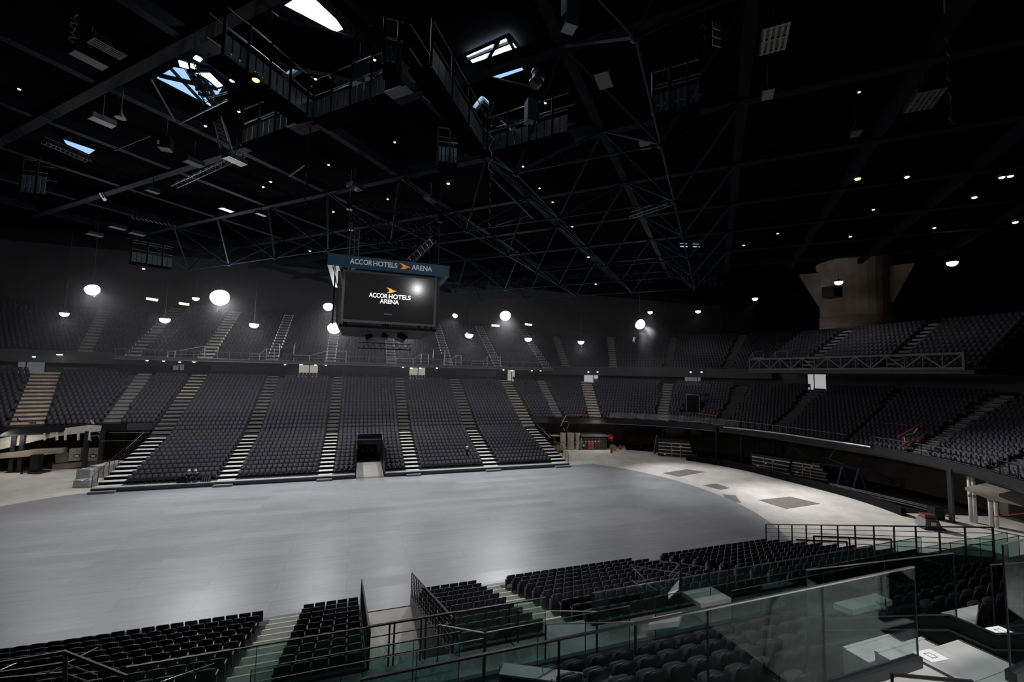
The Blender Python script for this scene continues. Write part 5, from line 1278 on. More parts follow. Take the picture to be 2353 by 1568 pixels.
# stacks of stage panels
def stack(label, px0, px1, py0, py1, n, h, shift, group='stacks of stage panels'):
    a, b = at(px0, py0, z=0), at(px1, py1, z=0); d = b - a; w = d.length; rz = math.atan2(d.y, d.x)
    t = thing('panel_stack', label, 'panel stack', ((a + b) / 2).to_tuple()[:2] + (0,), rz, group)
    for k in range(n):
        o = shift[k] * w; z0 = h * k / n
        p = lpart(MB().bx(-w / 2 - o * 0, w / 2 - o, 0, 2.0, z0 + 0.06, z0 + h / n - 0.02), 'stage_panel', 'black_metal', t)
        e = MB(); e.bx(-w / 2, w / 2 - o, -0.05, 0.0, z0 + h / n * 0.05, z0 + h / n * 0.05 + 0.13); q = e.build('edge', 'pale_metal'); q.parent = p
    for f in (-0.16, 0.06): m = MB(); m.bx(w * f - 0.05, w * f + 0.05, -0.09, -0.05, 0.02, h * 0.86); m.bx(w * f - 0.05, w * f + 0.05, -0.05, 2.0, h - 0.02, h + 0.01) if False else None; lpart(m, 'strap', 'orange_strap', t)
    for k in range(3): lpart(MB().bx(-w * 0.36 + 0.2 * k * w, -w * 0.36 + 0.2 * k * w + 0.3, -0.06, -0.03, 0.35 + 0.5 * k * h / 2, 0.55 + 0.5 * k * h / 2), 'label', 'paper_white', t)
    return t
stack('tall stack of black stage panels with orange straps in the right corner', 1513, 1604, 1050, 1056, 5, 2.6, [0, 0.02, 0.14, 0.18, 0.2])
stack('long low stack of black stage panels, left of the strapped stack', 1728, 1816, 1076, 1092, 4, 2.0, [0, 0.05, 0.02, 0.0])
stack('low stack of stage panels with many pale edges, beside the blue trestle', 1818, 1902, 1091, 1106, 5, 1.9, [0, 0.03, 0.0, 0.12, 0.2])
# trestle
a, b = at(1938, 1118, z=0), at(1976, 1123, z=0); c = (a + b) / 2
t = thing('trestle', 'blue steel trestle standing at the kerb on the right', 'trestle', (c.x, c.y, 0)); d = (b - a).normalized(); n_ = Vector((-d.y, d.x, 0))
for s in (0, 1):
    q = a.lerp(b, s); m = MB(); m.bar(q - d * .55, q + Vector((0, 0, 2.3)), 0.2); m.bar(q + d * .55, q + Vector((0, 0, 2.3)), 0.2); m.bar(q - d * .4 + Vector((0, 0, .6)), q + d * .4 + Vector((0, 0, .6)), 0.12); part(m, 'leg_frame', 'blue_paint', t)
m = MB(); m.bar(a + Vector((0, 0, 2.3)) - d * 3, b + Vector((0, 0, 2.25)) + d * 2.2, 0.14); part(m, 'beam', 'blue_paint', t)
# cross braces under the right tier
for k, (l1, l2) in enumerate(((((1801, 1048), (1850, 1005)), ((1806, 1008), (1850, 1050))), (((1898, 1052), (1965, 1078)), ((1905, 1055), (1930, 1018))))):
    ps = [at(*p, x=56.0) for p in (*l1, *l2)]; t = thing('cross_brace', ['crossed steel braces above the low panel stacks', 'crossed steel braces behind the blue trestle'][k], 'brace', ps[0].to_tuple(), 0, 'braces under the right tier')
    part(MB().bar(ps[0], ps[1], 0.12), 'bar', 'dark_metal', t); part(MB().bar(ps[2], ps[3], 0.12), 'bar', 'dark_metal', t)
# pipes along the right tier front
def zone_tube(zone, a, b, o, z, r, mb, n=16):
    mb.tube([(*zone_pt(zone, a + (b - a) * k / n, o)[:2], z) for k in range(n + 1)], r, 6)
t = thing('edge_pipe', 'long pale pipe running along the front edge of the right tier', 'pipe', (54, 45, 5)); m = MB()
a0 = az_hit(1665, 980, ARC['fr'], 24.0); m.tube([(*zone_pt('fr', a0 + (0 - a0) * k / 12, -0.45)[:2], 5.0 + 0.1 * k / 12) for k in range(13)] + [(53.55, 38, 5.1), (53.55, 34.65, 5.1), (*zone_pt('nr', -0.12, -0.45)[:2], 5.1)], 0.11, 8); part(m, 'pipe', 'pale_metal', t)
t = thing('edge_rail', 'thin dark rail above the front edge of the right tier', 'railing', (54, 45, 5.9)); m = MB(); m.tube([(*zone_pt('fr', a0 + (0 - a0) * k / 12, -0.2)[:2], 6.05) for k in range(13)] + [(53.8, 34.65, 6.05)], 0.03, 6); part(m, 'rail', 'grey_metal', t)
m = MB()
for k in range(10):
    x, y, r = zone_pt('fr', a0 * (1 - k / 9), -0.2); m.tube([(x, y, 5.1), (x, y, 6.05)], 0.025, 5)
part(m, 'post', 'grey_metal', t)
t = thing('edge_rail', 'thin pale rail on the corner tier front left of the red barrier', 'railing', (48, 60, 5.6)); m = MB(); a1 = az_hit(1392, 965, ARC['fr'], 24); m.tube([(*zone_pt('fr', a1 + (a0 - a1) * k / 12, -0.2)[:2], 5.35 + 0.12 * math.sin(k * 2.1)) for k in range(13)], 0.04, 6); part(m, 'rail', 'grey_metal', t)
t = thing('edge_rail', 'thin grey bar under the corner tier front above the dark opening', 'railing', (48, 60, 4.2)); m = MB(); m.tube([(*zone_pt('fr', a1 + (a0 - a1) * k / 12, -0.3)[:2], 4.25) for k in range(13)], 0.05, 6); part(m, 'bar', 'grey_metal', t)
# protective sheet folded over the corner seats
t = thing('dust_sheet', 'clear plastic dust sheet lying on the front seats of the corner tier', 'sheet', (47, 58, 5.5)); vs, fs = [], []
n = 28
for k in range(n + 1):
    s = a1 - 0.03 + (a0 - 0.05 - a1) * k / n
    for j, (o, z) in enumerate(((0.0, 5.2), (0.35, 5.75), (0.9, 6.1), (1.3, 5.9))): x, y, r = zone_pt('fr', s, o + 0.12 * math.sin(k * 1.7 + j)); vs.append((x, y, z + 0.14 * math.sin(k * 2.3 + j * 1.3)))
for k in range(n):
    for j in range(3): i = k * 4 + j; fs.append((i, i + 4, i + 5, i + 1))
so = part(MB().add(vs, fs), 'film', 'plastic_film', t, True); md = so.modifiers.new('thickness', 'SOLIDIFY'); md.thickness = 0.01
# red barriers
RB = [('red barrier rail on the tier front left of the pale wooden stair', [[(1290, 968, 65.5), (1305, 953, 65.5), (1345, 955, 65.5), (1384, 960, 65.5)], [(1342, 971, 65.3), (1382, 973, 65.3)]], 'red_paint'),
      ('white and red barrier ends beside the grey radial stair', [[(1288, 980, 65.4), (1301, 955, 65.4)], [(1292, 968, 65.4), (1310, 970, 65.4), (1303, 985, 65.4)], [(1295, 984, 65.4), (1297, 990, 65.4)]], 'pale_metal'),
      ('red barrier rail at the corner above the single dark post', [[(1604, 950, 54.0), (1645, 956, 51.8)], [(1645, 984, 51.8), (1645, 956, 51.8), (1655, 945, 51.0)]], 'red_paint'),
      ('long thin red barrier rail across the front seats of the right tier', [[(2032, 973, 30.8), (2118, 979, 28.4)]], 'red_paint'),
      ('slanting red barrier bar where the right tier turns', [[(2065, 1004, 28.6), (2118, 974, 27.8)]], 'red_paint'),
      ('thick pink barrier bundle hanging at the tier corner on the right', [[(2072, 1025, 28.2), (2120, 1004, 27.2)], [(2076, 1022, 28.1), (2100, 1012, 27.6)]], 'red_paint'),
      ('pale rails under the pink barrier bundle', [[(2074, 1030, 28.2), (2100, 1030, 27.6)], [(2078, 1006, 28.2), (2080, 1016, 28.1), (2110, 1010, 27.4)], [(2082, 1000, 28.2), (2100, 996, 27.8), (2108, 985, 27.6)]], 'pale_metal'),
      ('upper thin red rope at the right edge', [[(2280, 1101, 20.5), (2356, 1110, 18.5)]], 'red_paint'), ('lower thin red rope at the right edge above the green glass', [[(2284, 1188, 19.5), (2356, 1180, 18.0)]], 'red_paint')]
for lab, lines, mt in RB: tubes('red_barrier' if mt == 'red_paint' else 'barrier_end', lab, 'barrier', lines, 0.055 if 'thin' not in lab else 0.03, mt, 'barriers on the tier fronts')
# rail along the near-right tier front
t = thing('tier_front_rail', 'black railing with many posts along the front of the near right tier', 'railing', (*zone_pt('nr', -0.4, -0.2)[:2], 5.1)); m, q = MB(), MB()
zone_tube('nr', -0.12, -1.1, -0.2, 6.2, 0.035, m); zone_tube('nr', -0.12, -1.1, -0.2, 5.6, 0.02, m); zone_tube('nr', -0.12, -1.1, -0.2, 5.2, 0.02, m)
for k in range(24):
    x, y, r = zone_pt('nr', -0.12 - 0.98 * k / 23, -0.2); part(MB().tube([(x, y, 4.5), (x, y, 6.2)], 0.045, 5), 'post', 'black_metal', t)
part(m, 'rails', 'black_metal', t)
for k, (s, o, z) in enumerate(((-0.47, 0.9, 5.55), (-0.52, 1.6, 5.85), (-0.56, 2.6, 6.45), (-0.60, 3.4, 6.85), (-0.42, 0.5, 5.35))):
    x, y, r = zone_pt('nr', s, o); t = thing('pale_sheet', ['pale sheet lying on the near right tier seats, lowest', 'pale sheet lying on the near right tier seats, second lowest', 'pale sheet lying on the near right tier seats, above two others', 'pale sheet lying on the near right tier seats, topmost', 'small pale scrap at the front rail of the near right tier'][k], 'sheet', (x, y, z), r, 'pale sheets on the right tier')
    lpart(MB().bx(-0.7, 0.7, -0.25, 0.25, 0, 0.05), 'sheet', 'lens_dull', t)
# white pipes and landing under the near right tier
for k, (px, r, lab) in enumerate(((2226, 0.16, 'tall white vertical pipe under the near right tier, left of a pair'), (2235, 0.14, 'tall white vertical pipe under the near right tier, right of a pair'), (2272, 0.16, 'white vertical pipe near the right edge, left one'), (2284, 0.14, 'white vertical pipe near the right edge, right one'))):
    p0 = at(px, 1085 if k < 2 else 1095, x=52.0); t = thing('white_pipe', lab, 'pipe', (p0.x, p0.y, 0), 0, 'white pipes')
    part(MB().tube([(p0.x, p0.y, 0.02), (p0.x, p0.y, p0.z)], r, 10), 'pipe', 'white_paint', t, True)
    part(MB().lathe([(r * 1.25, p0.z * .5), (r * 1.25, p0.z * .5 + .2)], 10, (p0.x, p0.y, 0)), 'collar', 'grey_metal', t)
t = slabpoly('landing_slab', 'bare concrete landing at the right edge below the red rope', 'slab', [(2295, 1135), (2356, 1122), (2356, 1166), (2296, 1142)], 19.5, 2.0, 'concrete_raw')
for px0, px1, py, h, lab in ((2318, 2336, 1188, 1.4, 'pale cabinet below the concrete landing at the right edge'), (2150, 2172, 1196, 1.1, 'dark stored case where the pale floor ends on the right')):
    t, w = pbox('stored_case', lab, 'case', px0, px1, py, h, 0.7, 'beige_cabinet' if 'cabinet' in lab else 'black_metal'); lpart(MB().bx(-w / 2 + .05, w / 2 - .05, -0.02, 0, 0.1, h - .1), 'door', 'beige_cabinet' if 'cabinet' in lab else 'dark_metal', t)
# floor machine
a, b = at(2121, 1214, z=0), at(2150, 1214, z=0); c = (a + b) / 2; w = (b - a).length
t = thing('floor_machine', 'small cleaning machine with a dark red top on the pale floor', 'machine', (c.x, c.y, 0), -0.5)
lpart(MB().hexa([(-w * .55, -.5, .12), (w * .55, -.5, .12), (w * .5, .8, .12), (-w * .5, .8, .12), (-w * .42, -.35, .8), (w * .42, -.35, .8), (w * .4, .6, .85), (-w * .4, .6, .85)]), 'body', 'grey_metal', t)
lpart(MB().bx(-w * .36, w * .36, -.2, .5, .85, 1.12), 'tank', 'red_dull', t); lpart(MB().lathe([(0.22, 0.0), (0.16, 0.06)], 14, (0, 0, 0)), 'brush', 'rubber', t)
lpart(MB().bx(-w * .16, w * .16, -.52, -.47, .3, .62), 'panel', 'paper_white', t); lpart(MB().bx(-w * .7, w * .7, -.62, .1, 0.02, .16), 'skirt', 'black_metal', t)
# plates on the concrete
for k, (pl4, lab) in enumerate((([(1523, 1088), (1578, 1079), (1621, 1085), (1560, 1096)], 'flat grey steel plate on the pale floor, farthest'), ([(1615, 1116), (1645, 1112), (1676, 1122), (1655, 1126)], 'small flat plate on the pale floor next to the grey cover edge'), ([(1660, 1137), (1690, 1139), (1703, 1156), (1672, 1152)], 'worn flat plate with thin edge on the pale floor'), ([(1742, 1150), (1815, 1142), (1884, 1158), (1806, 1170)], 'largest flat steel plate on the pale floor'), ([(2128, 1177), (2172, 1174), (2180, 1182), (2150, 1184)], 'dark flat plate at the far right of the pale floor'), ([(1568, 1124), (1578, 1127), (1580, 1129), (1571, 1127)], 'tiny scrap plate beside the edge of the grey cover'))):
    q = [at(*p, z=0.0) for p in pl4]; t = thing('floor_plate', lab, 'plate', q[0].to_tuple(), 0, 'plates on the pale floor'); up = Vector((0, 0, 0.02)); part(MB().hexa([p + Vector((0, 0, 0.001)) for p in q] + [p + up for p in q]), 'sheet', 'steel_plate', t)
# low stored rods along the kerb
for k, (p0, p1, lab) in enumerate((((1660, 1064), (1770, 1086), 'long dark bundle of rods lying at the kerb, far part'), ((1905, 1118), (2040, 1150), 'long dark bundle of rods lying at the kerb, near part'), ((2040, 1150), (2170, 1182), 'dark bundle of cases lying at the kerb on the right'))):
    a, b = at(*p0, z=0.2), at(*p1, z=0.2); t = thing('rod_bundle', lab, 'bundle', a.to_tuple(), 0, 'bundles at the kerb')
    for dz, do in ((0, 0), (0.18, 0.1), (0.05, 0.3), (0.3, 0.2)): part(MB().tube([a + Vector((do, 0, dz)), b + Vector((do, 0, dz))], 0.09, 6), 'rod', 'black_metal', t)
# orange machine behind the right end of the far stand
a = at(1281, 1040, z=0); t = thing('lift_platform', 'small orange lift platform behind the right end of the far stand', 'lift', (a.x, a.y, 0)); part(MB().bx(a.x - .8, a.x + .6, a.y - .6, a.y + .6, .25, 1.0), 'chassis', 'orange_strap', t); part(MB().bx(a.x - .9, a.x - .5, a.y - .65, a.y + .65, .0, .4), 'wheel', 'rubber', t); part(MB().bx(a.x + .3, a.x + .7, a.y - .65, a.y + .65, .0, .4), 'wheel', 'rubber', t)
m = MB(); m.tube([(a.x - .8, a.y - .6, 1), (a.x - .8, a.y - .6, 2.6), (a.x + .6, a.y - .6, 2.6), (a.x + .6, a.y - .6, 1)], .04); part(m, 'cage', 'orange_strap', t); part(MB().bx(a.x - 1.3, a.x + .2, a.y - .6, a.y + .6, 2.62, 2.7), 'roof', 'plywood', t)
tubes('stair_handrail', 'pale sloping handrail at the right end of the far stand', 'handrail', [[(1274, 1014, 59.5), (1304, 1047, 54.3), (1304, 1068, 53.3)], [(1234, 976, 64.5), (1264, 1006, 60.5)]], 0.045, 'pale_metal')
# ---------------------------------------------------------------- people
def skin(name, verts, edges, radii, mt, parent, levels=1):
    me = bpy.data.meshes.new(name); me.from_pydata([tuple(v) for v in verts], edges, []); me.update(); me.materials.append(MATS[mt])
    o = bpy.data.objects.new(name, me); COL.objects.link(o)
    md = o.modifiers.new('skin', 'SKIN'); md.use_smooth_shade = True
    if not me.skin_vertices: 
        bpy.context.view_layer.objects.active = o
    sv = me.skin_vertices[0].data if me.skin_vertices else None
    if sv:
        for i, r in enumerate(radii): sv[i].radius = (r, r)
        sv[0].use_root = True
    s2 = o.modifiers.new('subsurf', 'SUBSURF'); s2.levels = levels; s2.render_levels = levels
    o.parent = parent
    return o
def person(label, loc, rz, seated=False, helmet=True, lean=0.0):
    t = thing('person', label, 'person', loc, rz)
    # joints in metres, facing local +y
    if seated: hip = 0.46
    else: hip = 0.92
    V = [(0, 0, hip), (0, 0.01 + lean * .2, hip + .25), (0, 0.02 + lean * .5, hip + .47), (0, .03 + lean * .6, hip + .57), (0, .05 + lean * .7, hip + .70)]
    E_ = [(0, 1), (1, 2), (2, 3), (3, 4)]; Rr = [.135, .125, .14, .055, .10]
    for s in (-1, 1):
        b = len(V)
        kn = (s * .12, .45, hip + .02) if seated else (s * .10, .04 + .06 * s, hip - .43)
        an = (s * .12, .47, hip - .38) if seated else (s * .11, -.02 - .08 * s, .09)
        to = (an[0], an[1] + .16, an[2] - .05)
        V += [(s * .09, .0 if not seated else .05, hip - .04), kn, an, to]; E_ += [(0, b), (b, b + 1), (b + 1, b + 2), (b + 2, b + 3)]; Rr += [.085, .062, .042, .035]
        b = len(V); sh = V[2]
        V += [(s * .19, sh[1], sh[2] - .01), (s * .24, sh[1] + .06, sh[2] - .28), (s * .18, sh[1] + .26, sh[2] - .36 + .05 * s), (s * .16, sh[1] + .34, sh[2] - .36 + .05 * s)]; E_ += [(2, b), (b, b + 1), (b + 1, b + 2), (b + 2, b + 3)]; Rr += [.06, .047, .034, .036]
    skin('body', V, E_, Rr, 'skin', t, 2)
    keep = [0, 1, 2]; JV = [V[0], V[1], V[2]]; JE = [(0, 1), (1, 2)]; JR = [.15, .145, .155]
    for s, b in ((-1, 9), (1, 17)): n = len(JV); JV += [V[b], V[b + 1], V[b + 2]]; JE += [(2, n), (n, n + 1), (n + 1, n + 2)]; JR += [.075, .06, .046]
    skin('jacket', JV, JE, JR, 'cloth_dark', t, 2)
    TV = [V[0]]; TE = []; TR = [.15]
    for b in (5, 13): n = len(TV); TV += [V[b], V[b + 1], V[b + 2], V[b + 3]]; TE += [(0, n), (n, n + 1), (n + 1, n + 2), (n + 2, n + 3)]; TR += [.1, .078, .056, .05]
    skin('trousers', TV, TE, TR, 'cloth_blue', t, 2)
    hd = V[4]
    if helmet: lpart(MB().lathe([(.155, .0), (.15, .03), (.125, .04), (.12, .09), (.08, .15), (0, .17)], 14, (hd[0], hd[1], hd[2] + .02)), 'helmet', 'helmet_white', t, True)
    else: lpart(MB().lathe([(.105, -.03), (.115, .04), (.09, .12), (0, .15)], 14, (hd[0], hd[1] - .015, hd[2] + .0)), 'hair', 'rubber', t, True)
    f = MB(); f.hexa([(-.015, hd[1] + .09, hd[2] - .03), (.015, hd[1] + .09, hd[2] - .03), (.015, hd[1] + .11, hd[2] - .03), (-.015, hd[1] + .11, hd[2] - .03), (-.006, hd[1] + .09, hd[2] + .02), (.006, hd[1] + .09, hd[2] + .02), (.006, hd[1] + .1, hd[2] + .02), (-.006, hd[1] + .1, hd[2] + .02)]); lpart(f, 'nose', 'skin', t)
    return t
r = 2; d, p, z, rise = bank_row(r)
q = at(1073, 1062, y=FAR + d + .2); person('person in dark clothes and white helmet standing among the far stand seats', (q.x, FAR + d + .22, z), PI * .9)
d, p, z, rise = bank_row(0)
for px, lab in ((433, 'person in dark clothes and white helmet seated in the front row, left one'), (452, 'person in dark clothes and white helmet seated in the front row, right one')):
    q = at(px, 1112, y=FAR + .7); person(lab, (q.x, FAR + .75, z - 0.02), PI + (.2 if px < 440 else -.2), True, True, .5)
for px, lab, mt in ((418, 'black equipment bag standing before the front row seats, left', 'cloth_dark'), (472, 'dark bag with pale stripes before the front row seats, right', 'cloth_dark')):
    q = at(px, 1113, y=FAR + .45); t = thing('equipment_bag', lab, 'bag', (q.x, FAR + .5, .47), 0, 'bags at the front row'); lpart(MB().hexa([(-.45, -.2, 0), (.45, -.2, 0), (.45, .2, 0), (-.45, .2, 0), (-.3, -.12, .6), (.32, -.12, .62), (.3, .12, .62), (-.3, .12, .6)]), 'sack', mt, t); lpart(MB().tube([(-.2, 0, .58), (0, 0, .75), (.2, 0, .6)], .03, 6), 'handle', 'rubber', t)
    if 'stripes' in lab:
        m = MB()
        for k in range(4): m.bar((-.3 + .2 * k, -.21, .05), (-.22 + .18 * k, -.14, .55), .05, .03)
        lpart(m, 'stripes', 'letter_grey', t)
q = at(1235, 0, d=1)
# ================================================================ lamps
def spot(loc, energy, size, blend, target, col=(1, .96, .9), rad=0.35):
    l = bpy.data.lights.new('lamp_light', 'SPOT'); l.energy = energy; l.spot_size = size; l.spot_blend = blend; l.color = col; l.shadow_soft_size = rad
    o = bpy.data.objects.new('lamp_light', l); COL.objects.link(o); o.location = loc
    o.rotation_euler = (Vector(target) - Vector(loc)).to_track_quat('-Z', 'Y').to_euler(); return o
def lamp(px, py, lab, r, energy, y=None, x=None, glow='glow_lamp', target=None, size=2.0, drop=None, col=(0.97, 0.98, 1.0), omni=0, k_omni=0.165, blend=0.6):
    p = at(px, py, y=y, x=x)
    t = thing('high_bay_lamp', lab, 'lamp', p.to_tuple(), 0, 'bright hall lamps')
    tg = Vector(target) if target is not None else Vector((p.x, p.y, 0))
    q = (tg - p).to_track_quat('-Z', 'Y').to_matrix().to_4x4()
    m = MB(); m.m = q; m.lathe([(0.12 * r, 0.7 * r), (0.5 * r, 0.55 * r), (0.95 * r, 0.1 * r), (1.05 * r, 0.0), (1.0 * r, 0.0), (0.9 * r, 0.08 * r)], 20)
    lpart(m, 'shade', 'lamp_shell', t, True)
    m = MB(); m.m = q; m.lathe([(0.97 * r, 0.06 * r), (0.93 * r, -0.34 * r), (0.75 * r, -0.62 * r), (0.4 * r, -0.84 * r), (0.01, -0.92 * r)], 20)
    lpart(m, 'bulb_glass', glow, t, True)
    lpart(MB().tube([(0, 0, 0.5 * r), (0, 0, max(1.0, ZB - p.z))], 0.03, 5), 'cable', 'dark_metal', t)
    d = (tg - p).normalized()
    spot(p + d * (1.0 * r), energy, size, blend, tg, col)
    if omni:
        l = bpy.data.lights.new('lamp_light', 'POINT'); l.energy = omni * k_omni; l.color = col; l.shadow_soft_size = 0.3
        o = bpy.data.objects.new('lamp_light', l); COL.objects.link(o); o.location = p + d * (1.4 * r)
    return p
FC = (4, 36, 0)
KE = 1.0
lamp(505, 683, 'brightest flood lamp of the hall, left of the screen', 0.95, 8300 * KE, y=56, glow='glow_flood', target=(-4, 34, 0), omni=3500, k_omni=0.5)
lamp(1161, 725, 'bright flood lamp right of the screen above the balcony', 0.75, 11500 * KE, y=56, glow='glow_flood', target=(16, 36, 0), omni=3000)
lamp(1470, 745, 'bright flood lamp over the right corner tier', 0.8, 52000 * KE, y=56, glow='glow_flood', target=(45, 23, 0), size=0.8, blend=1.0, omni=2500)
p_ = at(1470, 745, y=56); spot((p_.x - 0.5, p_.y - 1.0, p_.z - 0.9), 12500, 1.0, 0.8, (40, 42, 0), (0.97, 0.98, 1.0))
lamp(212, 665, 'flood lamp at the left of the hall before the grey back wall', 0.62, 2800 * KE, y=56, glow='glow_flood', target=(-14, 42, 0), omni=5000)
lamp(754, 704, 'lamp touching the left edge of the screen', 0.6, 2500 * KE, y=60, target=(0, 45, 0))
lamp(1046, 725, 'smaller lamp just right of the screen', 0.4, 1600 * KE, y=64, target=(6, 55, 0))
lamp(450, 685, 'small pale lamp close to the left of the brightest one', 0.4, 700 * KE, y=66)
lamp(1494, 717, 'small lamp above the corner flood lamp', 0.45, 900 * KE, y=66)
LOW = [(148, 720, .42, 2200, 'lamp over the dim stair on the left'), (379, 733, .55, 2600, 'lamp over the left end of the balcony'), (584, 745, .55, 2600, 'lamp between the brightest flood and the screen, over the balcony'), (768, 753, .85, 5200, 'bright lamp below the lower left corner of the screen'),
       (1078, 769, .60, 3000, 'warm lamp below and right of the screen'), (1214, 778, .55, 2600, 'lamp over the right part of the balcony'), (1335, 785, .5, 2300, 'lamp next to the pale stair of the upper corner')]
for px, py, r, e, lab in LOW: lamp(px, py, lab, r, e * 0.3, y=61, glow='glow_flood' if r > .8 else 'glow_lamp', target=None if r < .8 else (0, 46, 0), size=2.6, omni=e * 1.0)
lamp(925, 762, 'lamp hidden behind the lower part of the score board', .6, 3400 * KE, y=61, target=(5, 48, 0), size=2.5, omni=1500)
for px, py, r, e, lab in ((1604, 715, .5, 260, 'lamp over the end of the corner tier, first of the right-hand row'), (1735, 686, .45, 170, 'second lamp of the right-hand row'), (1927, 648, .5, 520, 'lamp in front of the concrete pylon'), (2188, 603, .5, 100, 'lamp farthest right of the hall')):
    lamp(px, py, lab, r, e * KE, x=62, size=2.3)
# small ceiling lights
DOT = [(44, 205), (472, 290), (549, 257), (725, 182), (861, 138), (755, 379), (622, 418), (907, 327), (891, 458), (766, 487), (1030, 422), (1202, 383), (1270, 465), (1315, 521), (1253, 237), (712, 577), (2322, 405), (2302, 408), (2239, 454), (2084, 407), (1974, 212), (2007, 482), (2333, 511), (2147, 524), (1787, 537), (1954, 544), (1709, 564), (1240, 433), (1352, 591), (1369, 653), (330, 618), (605, 430)]
NAMES = ['in the dark at the far left of the roof', 'below the blue skylight ladder', 'with red casing right of the blue skylight', 'on the catwalk corner of the large coffer', 'at the right end of the large coffer catwalk', 'above and left of the screen rigging', 'in the dark left of the screen rigging, high', 'over the empty hanging frame above the screen', 'yellowish, straight above the screen rigging', 'just left of the screen rigging', 'star-bright one above the right of the screen rigging', 'below the front catwalk of the barred skylight', 'in the blue braces right of the rigging, upper', 'in the blue braces right of the rigging, lower', 'on the front catwalk rail of the barred skylight', 'small one left of the banner ring',
         'right one of the pair at the right edge', 'left one of the pair at the right edge', 'below the pair near the right edge', 'right of the orange light', 'alone high in the dark right half', 'below the orange light', 'elongated one at the right edge', 'above the farthest right lamp', 'over the right-hand lamp row, left one', 'over the concrete pylon', 'beside the small blue window on the right', 'tiny one among the blue braces', 'tiny one above the flood lamp right of the screen', 'tiny reddish one left of the corner flood lamp', 'tiny one over the left upper tier', 'faint one near the left rigging']
for (px, py), nm in zip(DOT, NAMES):
    p = at(px, py, z=25.4 if py < 480 else 23.0); r = 0.09 if py > 250 else 0.08
    if (px, py) in ((2322, 405), (2302, 408), (2239, 454), (2333, 511), (1030, 422), (2084, 407)): r *= 1.5
    r *= min(1.6, max(0.8, (p - EYE).length / 38))
    t = thing('ceiling_light', 'small round ceiling light ' + nm, 'ceiling light', p.to_tuple(), 0, 'small ceiling lights')
    lpart(MB().lathe([(r * .6, r * 1.6), (r * 1.15, r * 1.4), (r * 1.2, 0.0), (r * 1.0, 0.0)], 12), 'housing', 'lamp_shell', t, True)
    lpart(MB().lathe([(0.01, -r * .5), (r * .7, -r * .35), (r, 0.02)], 12), 'lens', 'glow_dot', t, True)
for (px, py), nm in (((588, 184), 'orange light on the catwalk of the large coffer'), ((1971, 411), 'orange light alone in the dark right roof')):
    p = at(px, py, z=23.9 if px < 1000 else 25.2); r = 0.15 * max(0.8, (p - EYE).length / 24) * (0.8 if px > 1000 else 1)
    t = thing('signal_light', nm, 'light', p.to_tuple(), 0, 'orange lights')
    lpart(MB().lathe([(r * .6, r * 1.6), (r * 1.15, r * 1.4), (r * 1.2, 0.0), (r * 1.0, 0.0)], 12), 'housing', 'lamp_shell', t, True); lpart(MB().lathe([(0.01, -r * .5), (r * .7, -r * .35), (r, 0.02)], 12), 'lens', 'glow_orange', t, True)
for (a, b), nm in ((((337, 686), (362, 690)), 'warm tube light left of the brightest lamp, nearer the wall'), (((412, 697), (434, 700)), 'warm tube light left of the brightest lamp, nearer to it'), (((1130, 748), (1147, 749)), 'warm tube light left under the bright right lamp'), (((1207, 745), (1222, 747)), 'warm tube light right of the bright right lamp'), (((1455, 787), (1458, 775)), 'short white tube under the corner flood lamp'), (((232, 445), (241, 460)), 'pale slanting tube on the left catwalk girder')):
    pa, pb = at(*a, y=80.0), at(*b, y=80.0) 
    if b[0] < 300: pa, pb = at(*a, z=24.5), at(*b, z=24.0)
    t = thing('tube_light', nm, 'tube light', pa.to_tuple(), 0, 'tube lights'); rr = 0.2 if b[0] > 300 else 0.1
    part(MB().tube([pa, pb], rr, 8), 'tube', 'glow_tube' if 'warm' in nm else 'glow_room', t); part(MB().bar(pa + Vector((0, .05, rr)), pb + Vector((0, .05, rr)), rr * 2.6, 0.1), 'highlight_reflector', 'lamp_shell', t)
# downlights under the balcony
DL = [(338, 828), (376, 829), (413, 832), (446, 831), (655, 838), (692, 838), (725, 838), (749, 838), (926, 844), (945, 846), (966, 846), (1004, 845), (1157, 850), (1176, 852), (1222, 852), (1242, 852), (1352, 855), (1373, 855), (1587, 855), (1612, 855), (137, 815), (78, 820)]
for k, (px, py) in enumerate(DL):
    if 300 < px < 1300: p = at(px, py, y=74.5); p.z = min(p.z, 12.97)
    else: p = at(px, py, d=84.0)
    r = 0.17 if px not in (137, 446, 692, 945, 1176) else 0.24
    if px == 137: r = .34
    t = thing('soffit_light', '%s small downlight from the left under the balcony and tier edges' % (ORD[k]), 'downlight', p.to_tuple(), 0, 'soffit downlights')
    lpart(MB().lathe([(r * 1.3, 0.04), (r * 1.3, 0.0), (r, 0.0)], 10), 'trim_ring', 'lamp_shell', t); lpart(MB().lathe([(0.01, -0.10), (r * .7, -0.08), (r, 0.01)], 10), 'lens', 'glow_dot', t, True)
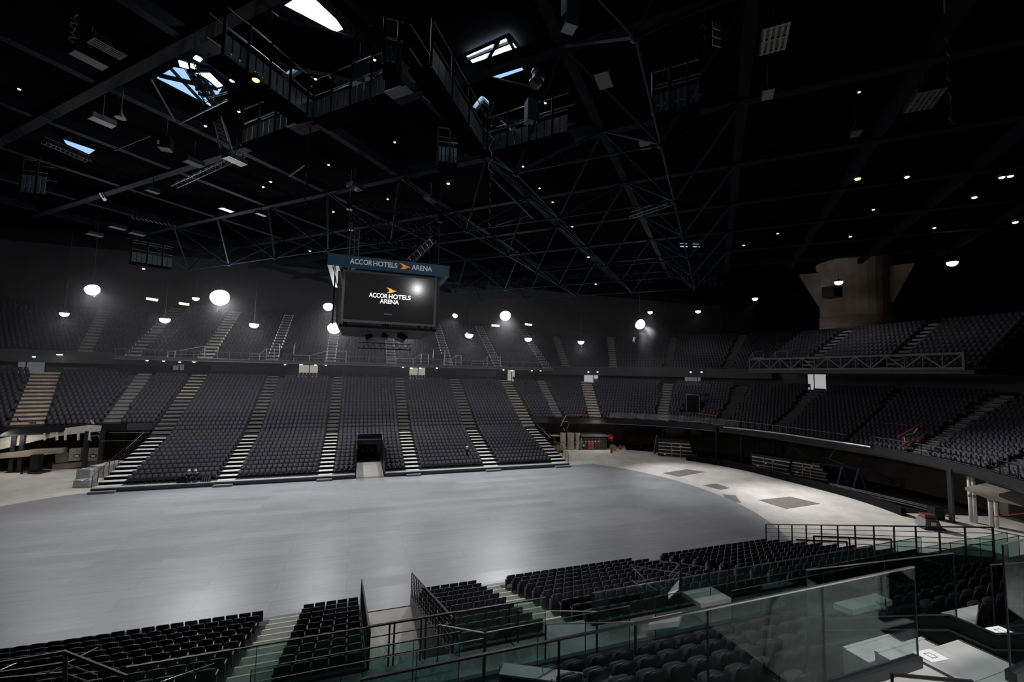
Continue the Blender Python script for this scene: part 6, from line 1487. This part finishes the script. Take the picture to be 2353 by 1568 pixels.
# room light by the photographer (concourse lamps behind and above the near boxes)
def area(loc, energy, size, target, col=(1, 1, 1)):
    l = bpy.data.lights.new('room_light', 'AREA'); l.energy = energy; l.size = size; l.color = col; l.shape = 'SQUARE'
    o = bpy.data.objects.new('room_light', l); COL.objects.link(o); o.location = loc; o.rotation_euler = (Vector(target) - Vector(loc)).to_track_quat('-Z', 'Y').to_euler(); return o
spot((8.6, 1.0, 17.0), 3200, 1.4, 1.0, (8.0, 5.0, 7.5), (1, 1, 1), 0.5)
spot((7.9, -0.6, 24.6), 1100, 0.34, 0.3, (3.0, 32.0, 18.0), (1, 1, 1), 0.12)
area((-36, 63.0, 4.2), 70, 1.2, (-33, 66, 0), (1, .93, .82))
area((38, 62.0, 4.0), 60, 1.0, (37, 66, 0), (1, .93, .82))
# thin stage haze hanging around the lamps over the far stand
hz = bpy.data.materials.new('haze'); hz.use_nodes = True; nt = hz.node_tree; nt.nodes.clear()
ou = nt.nodes.new('ShaderNodeOutputMaterial'); vo = nt.nodes.new('ShaderNodeVolumeScatter'); vo.inputs['Density'].default_value = 0.0023; vo.inputs['Anisotropy'].default_value = 0.35; vo.inputs['Color'].default_value = (0.95, 0.95, 1.0, 1)
nt.links.new(vo.outputs['Volume'], ou.inputs['Volume']); MATS['haze'] = hz
ho = MB().bx(-46, 62, 53.3, 93, 7.0, 25.5).build('haze', 'haze'); tag(ho, 'thin grey haze glowing around the lamps over the far stand and balcony', 'haze', kind='stuff')
# ================================================================ camera and colour management
cam = bpy.data.cameras.new('camera'); cam.sensor_fit = 'HORIZONTAL'; cam.sensor_width = 36.0; cam.lens = FPX / IW * 36.0; cam.clip_start = 0.05; cam.clip_end = 400
co = bpy.data.objects.new('camera', cam); COL.objects.link(co)
M = Matrix.Identity(4)
for i in range(3): M[i][0] = CR[i]; M[i][1] = CU[i]; M[i][2] = -CF[i]; M[i][3] = EYE[i]
co.matrix_world = M; SC.camera = co
wd = bpy.data.worlds.new('world'); SC.world = wd; wd.use_nodes = True
wd.node_tree.nodes['Background'].inputs['Color'].default_value = (0.004, 0.006, 0.01, 1); wd.node_tree.nodes['Background'].inputs['Strength'].default_value = 1.0
vs_ = SC.view_settings; vs_.view_transform = 'Standard'; vs_.look = 'None'; vs_.gamma = 1.0; vs_.use_curve_mapping = False; vs_.exposure = 0.0
cy = SC.cycles; cy.max_bounces = 5; cy.diffuse_bounces = 2; cy.glossy_bounces = 3; cy.transparent_max_bounces = 24; cy.transmission_bounces = 4; cy.sample_clamp_indirect = 3.0; cy.caustics_reflective = False; cy.caustics_refractive = False
cy.use_adaptive_sampling = True; cy.adaptive_threshold = 0.02
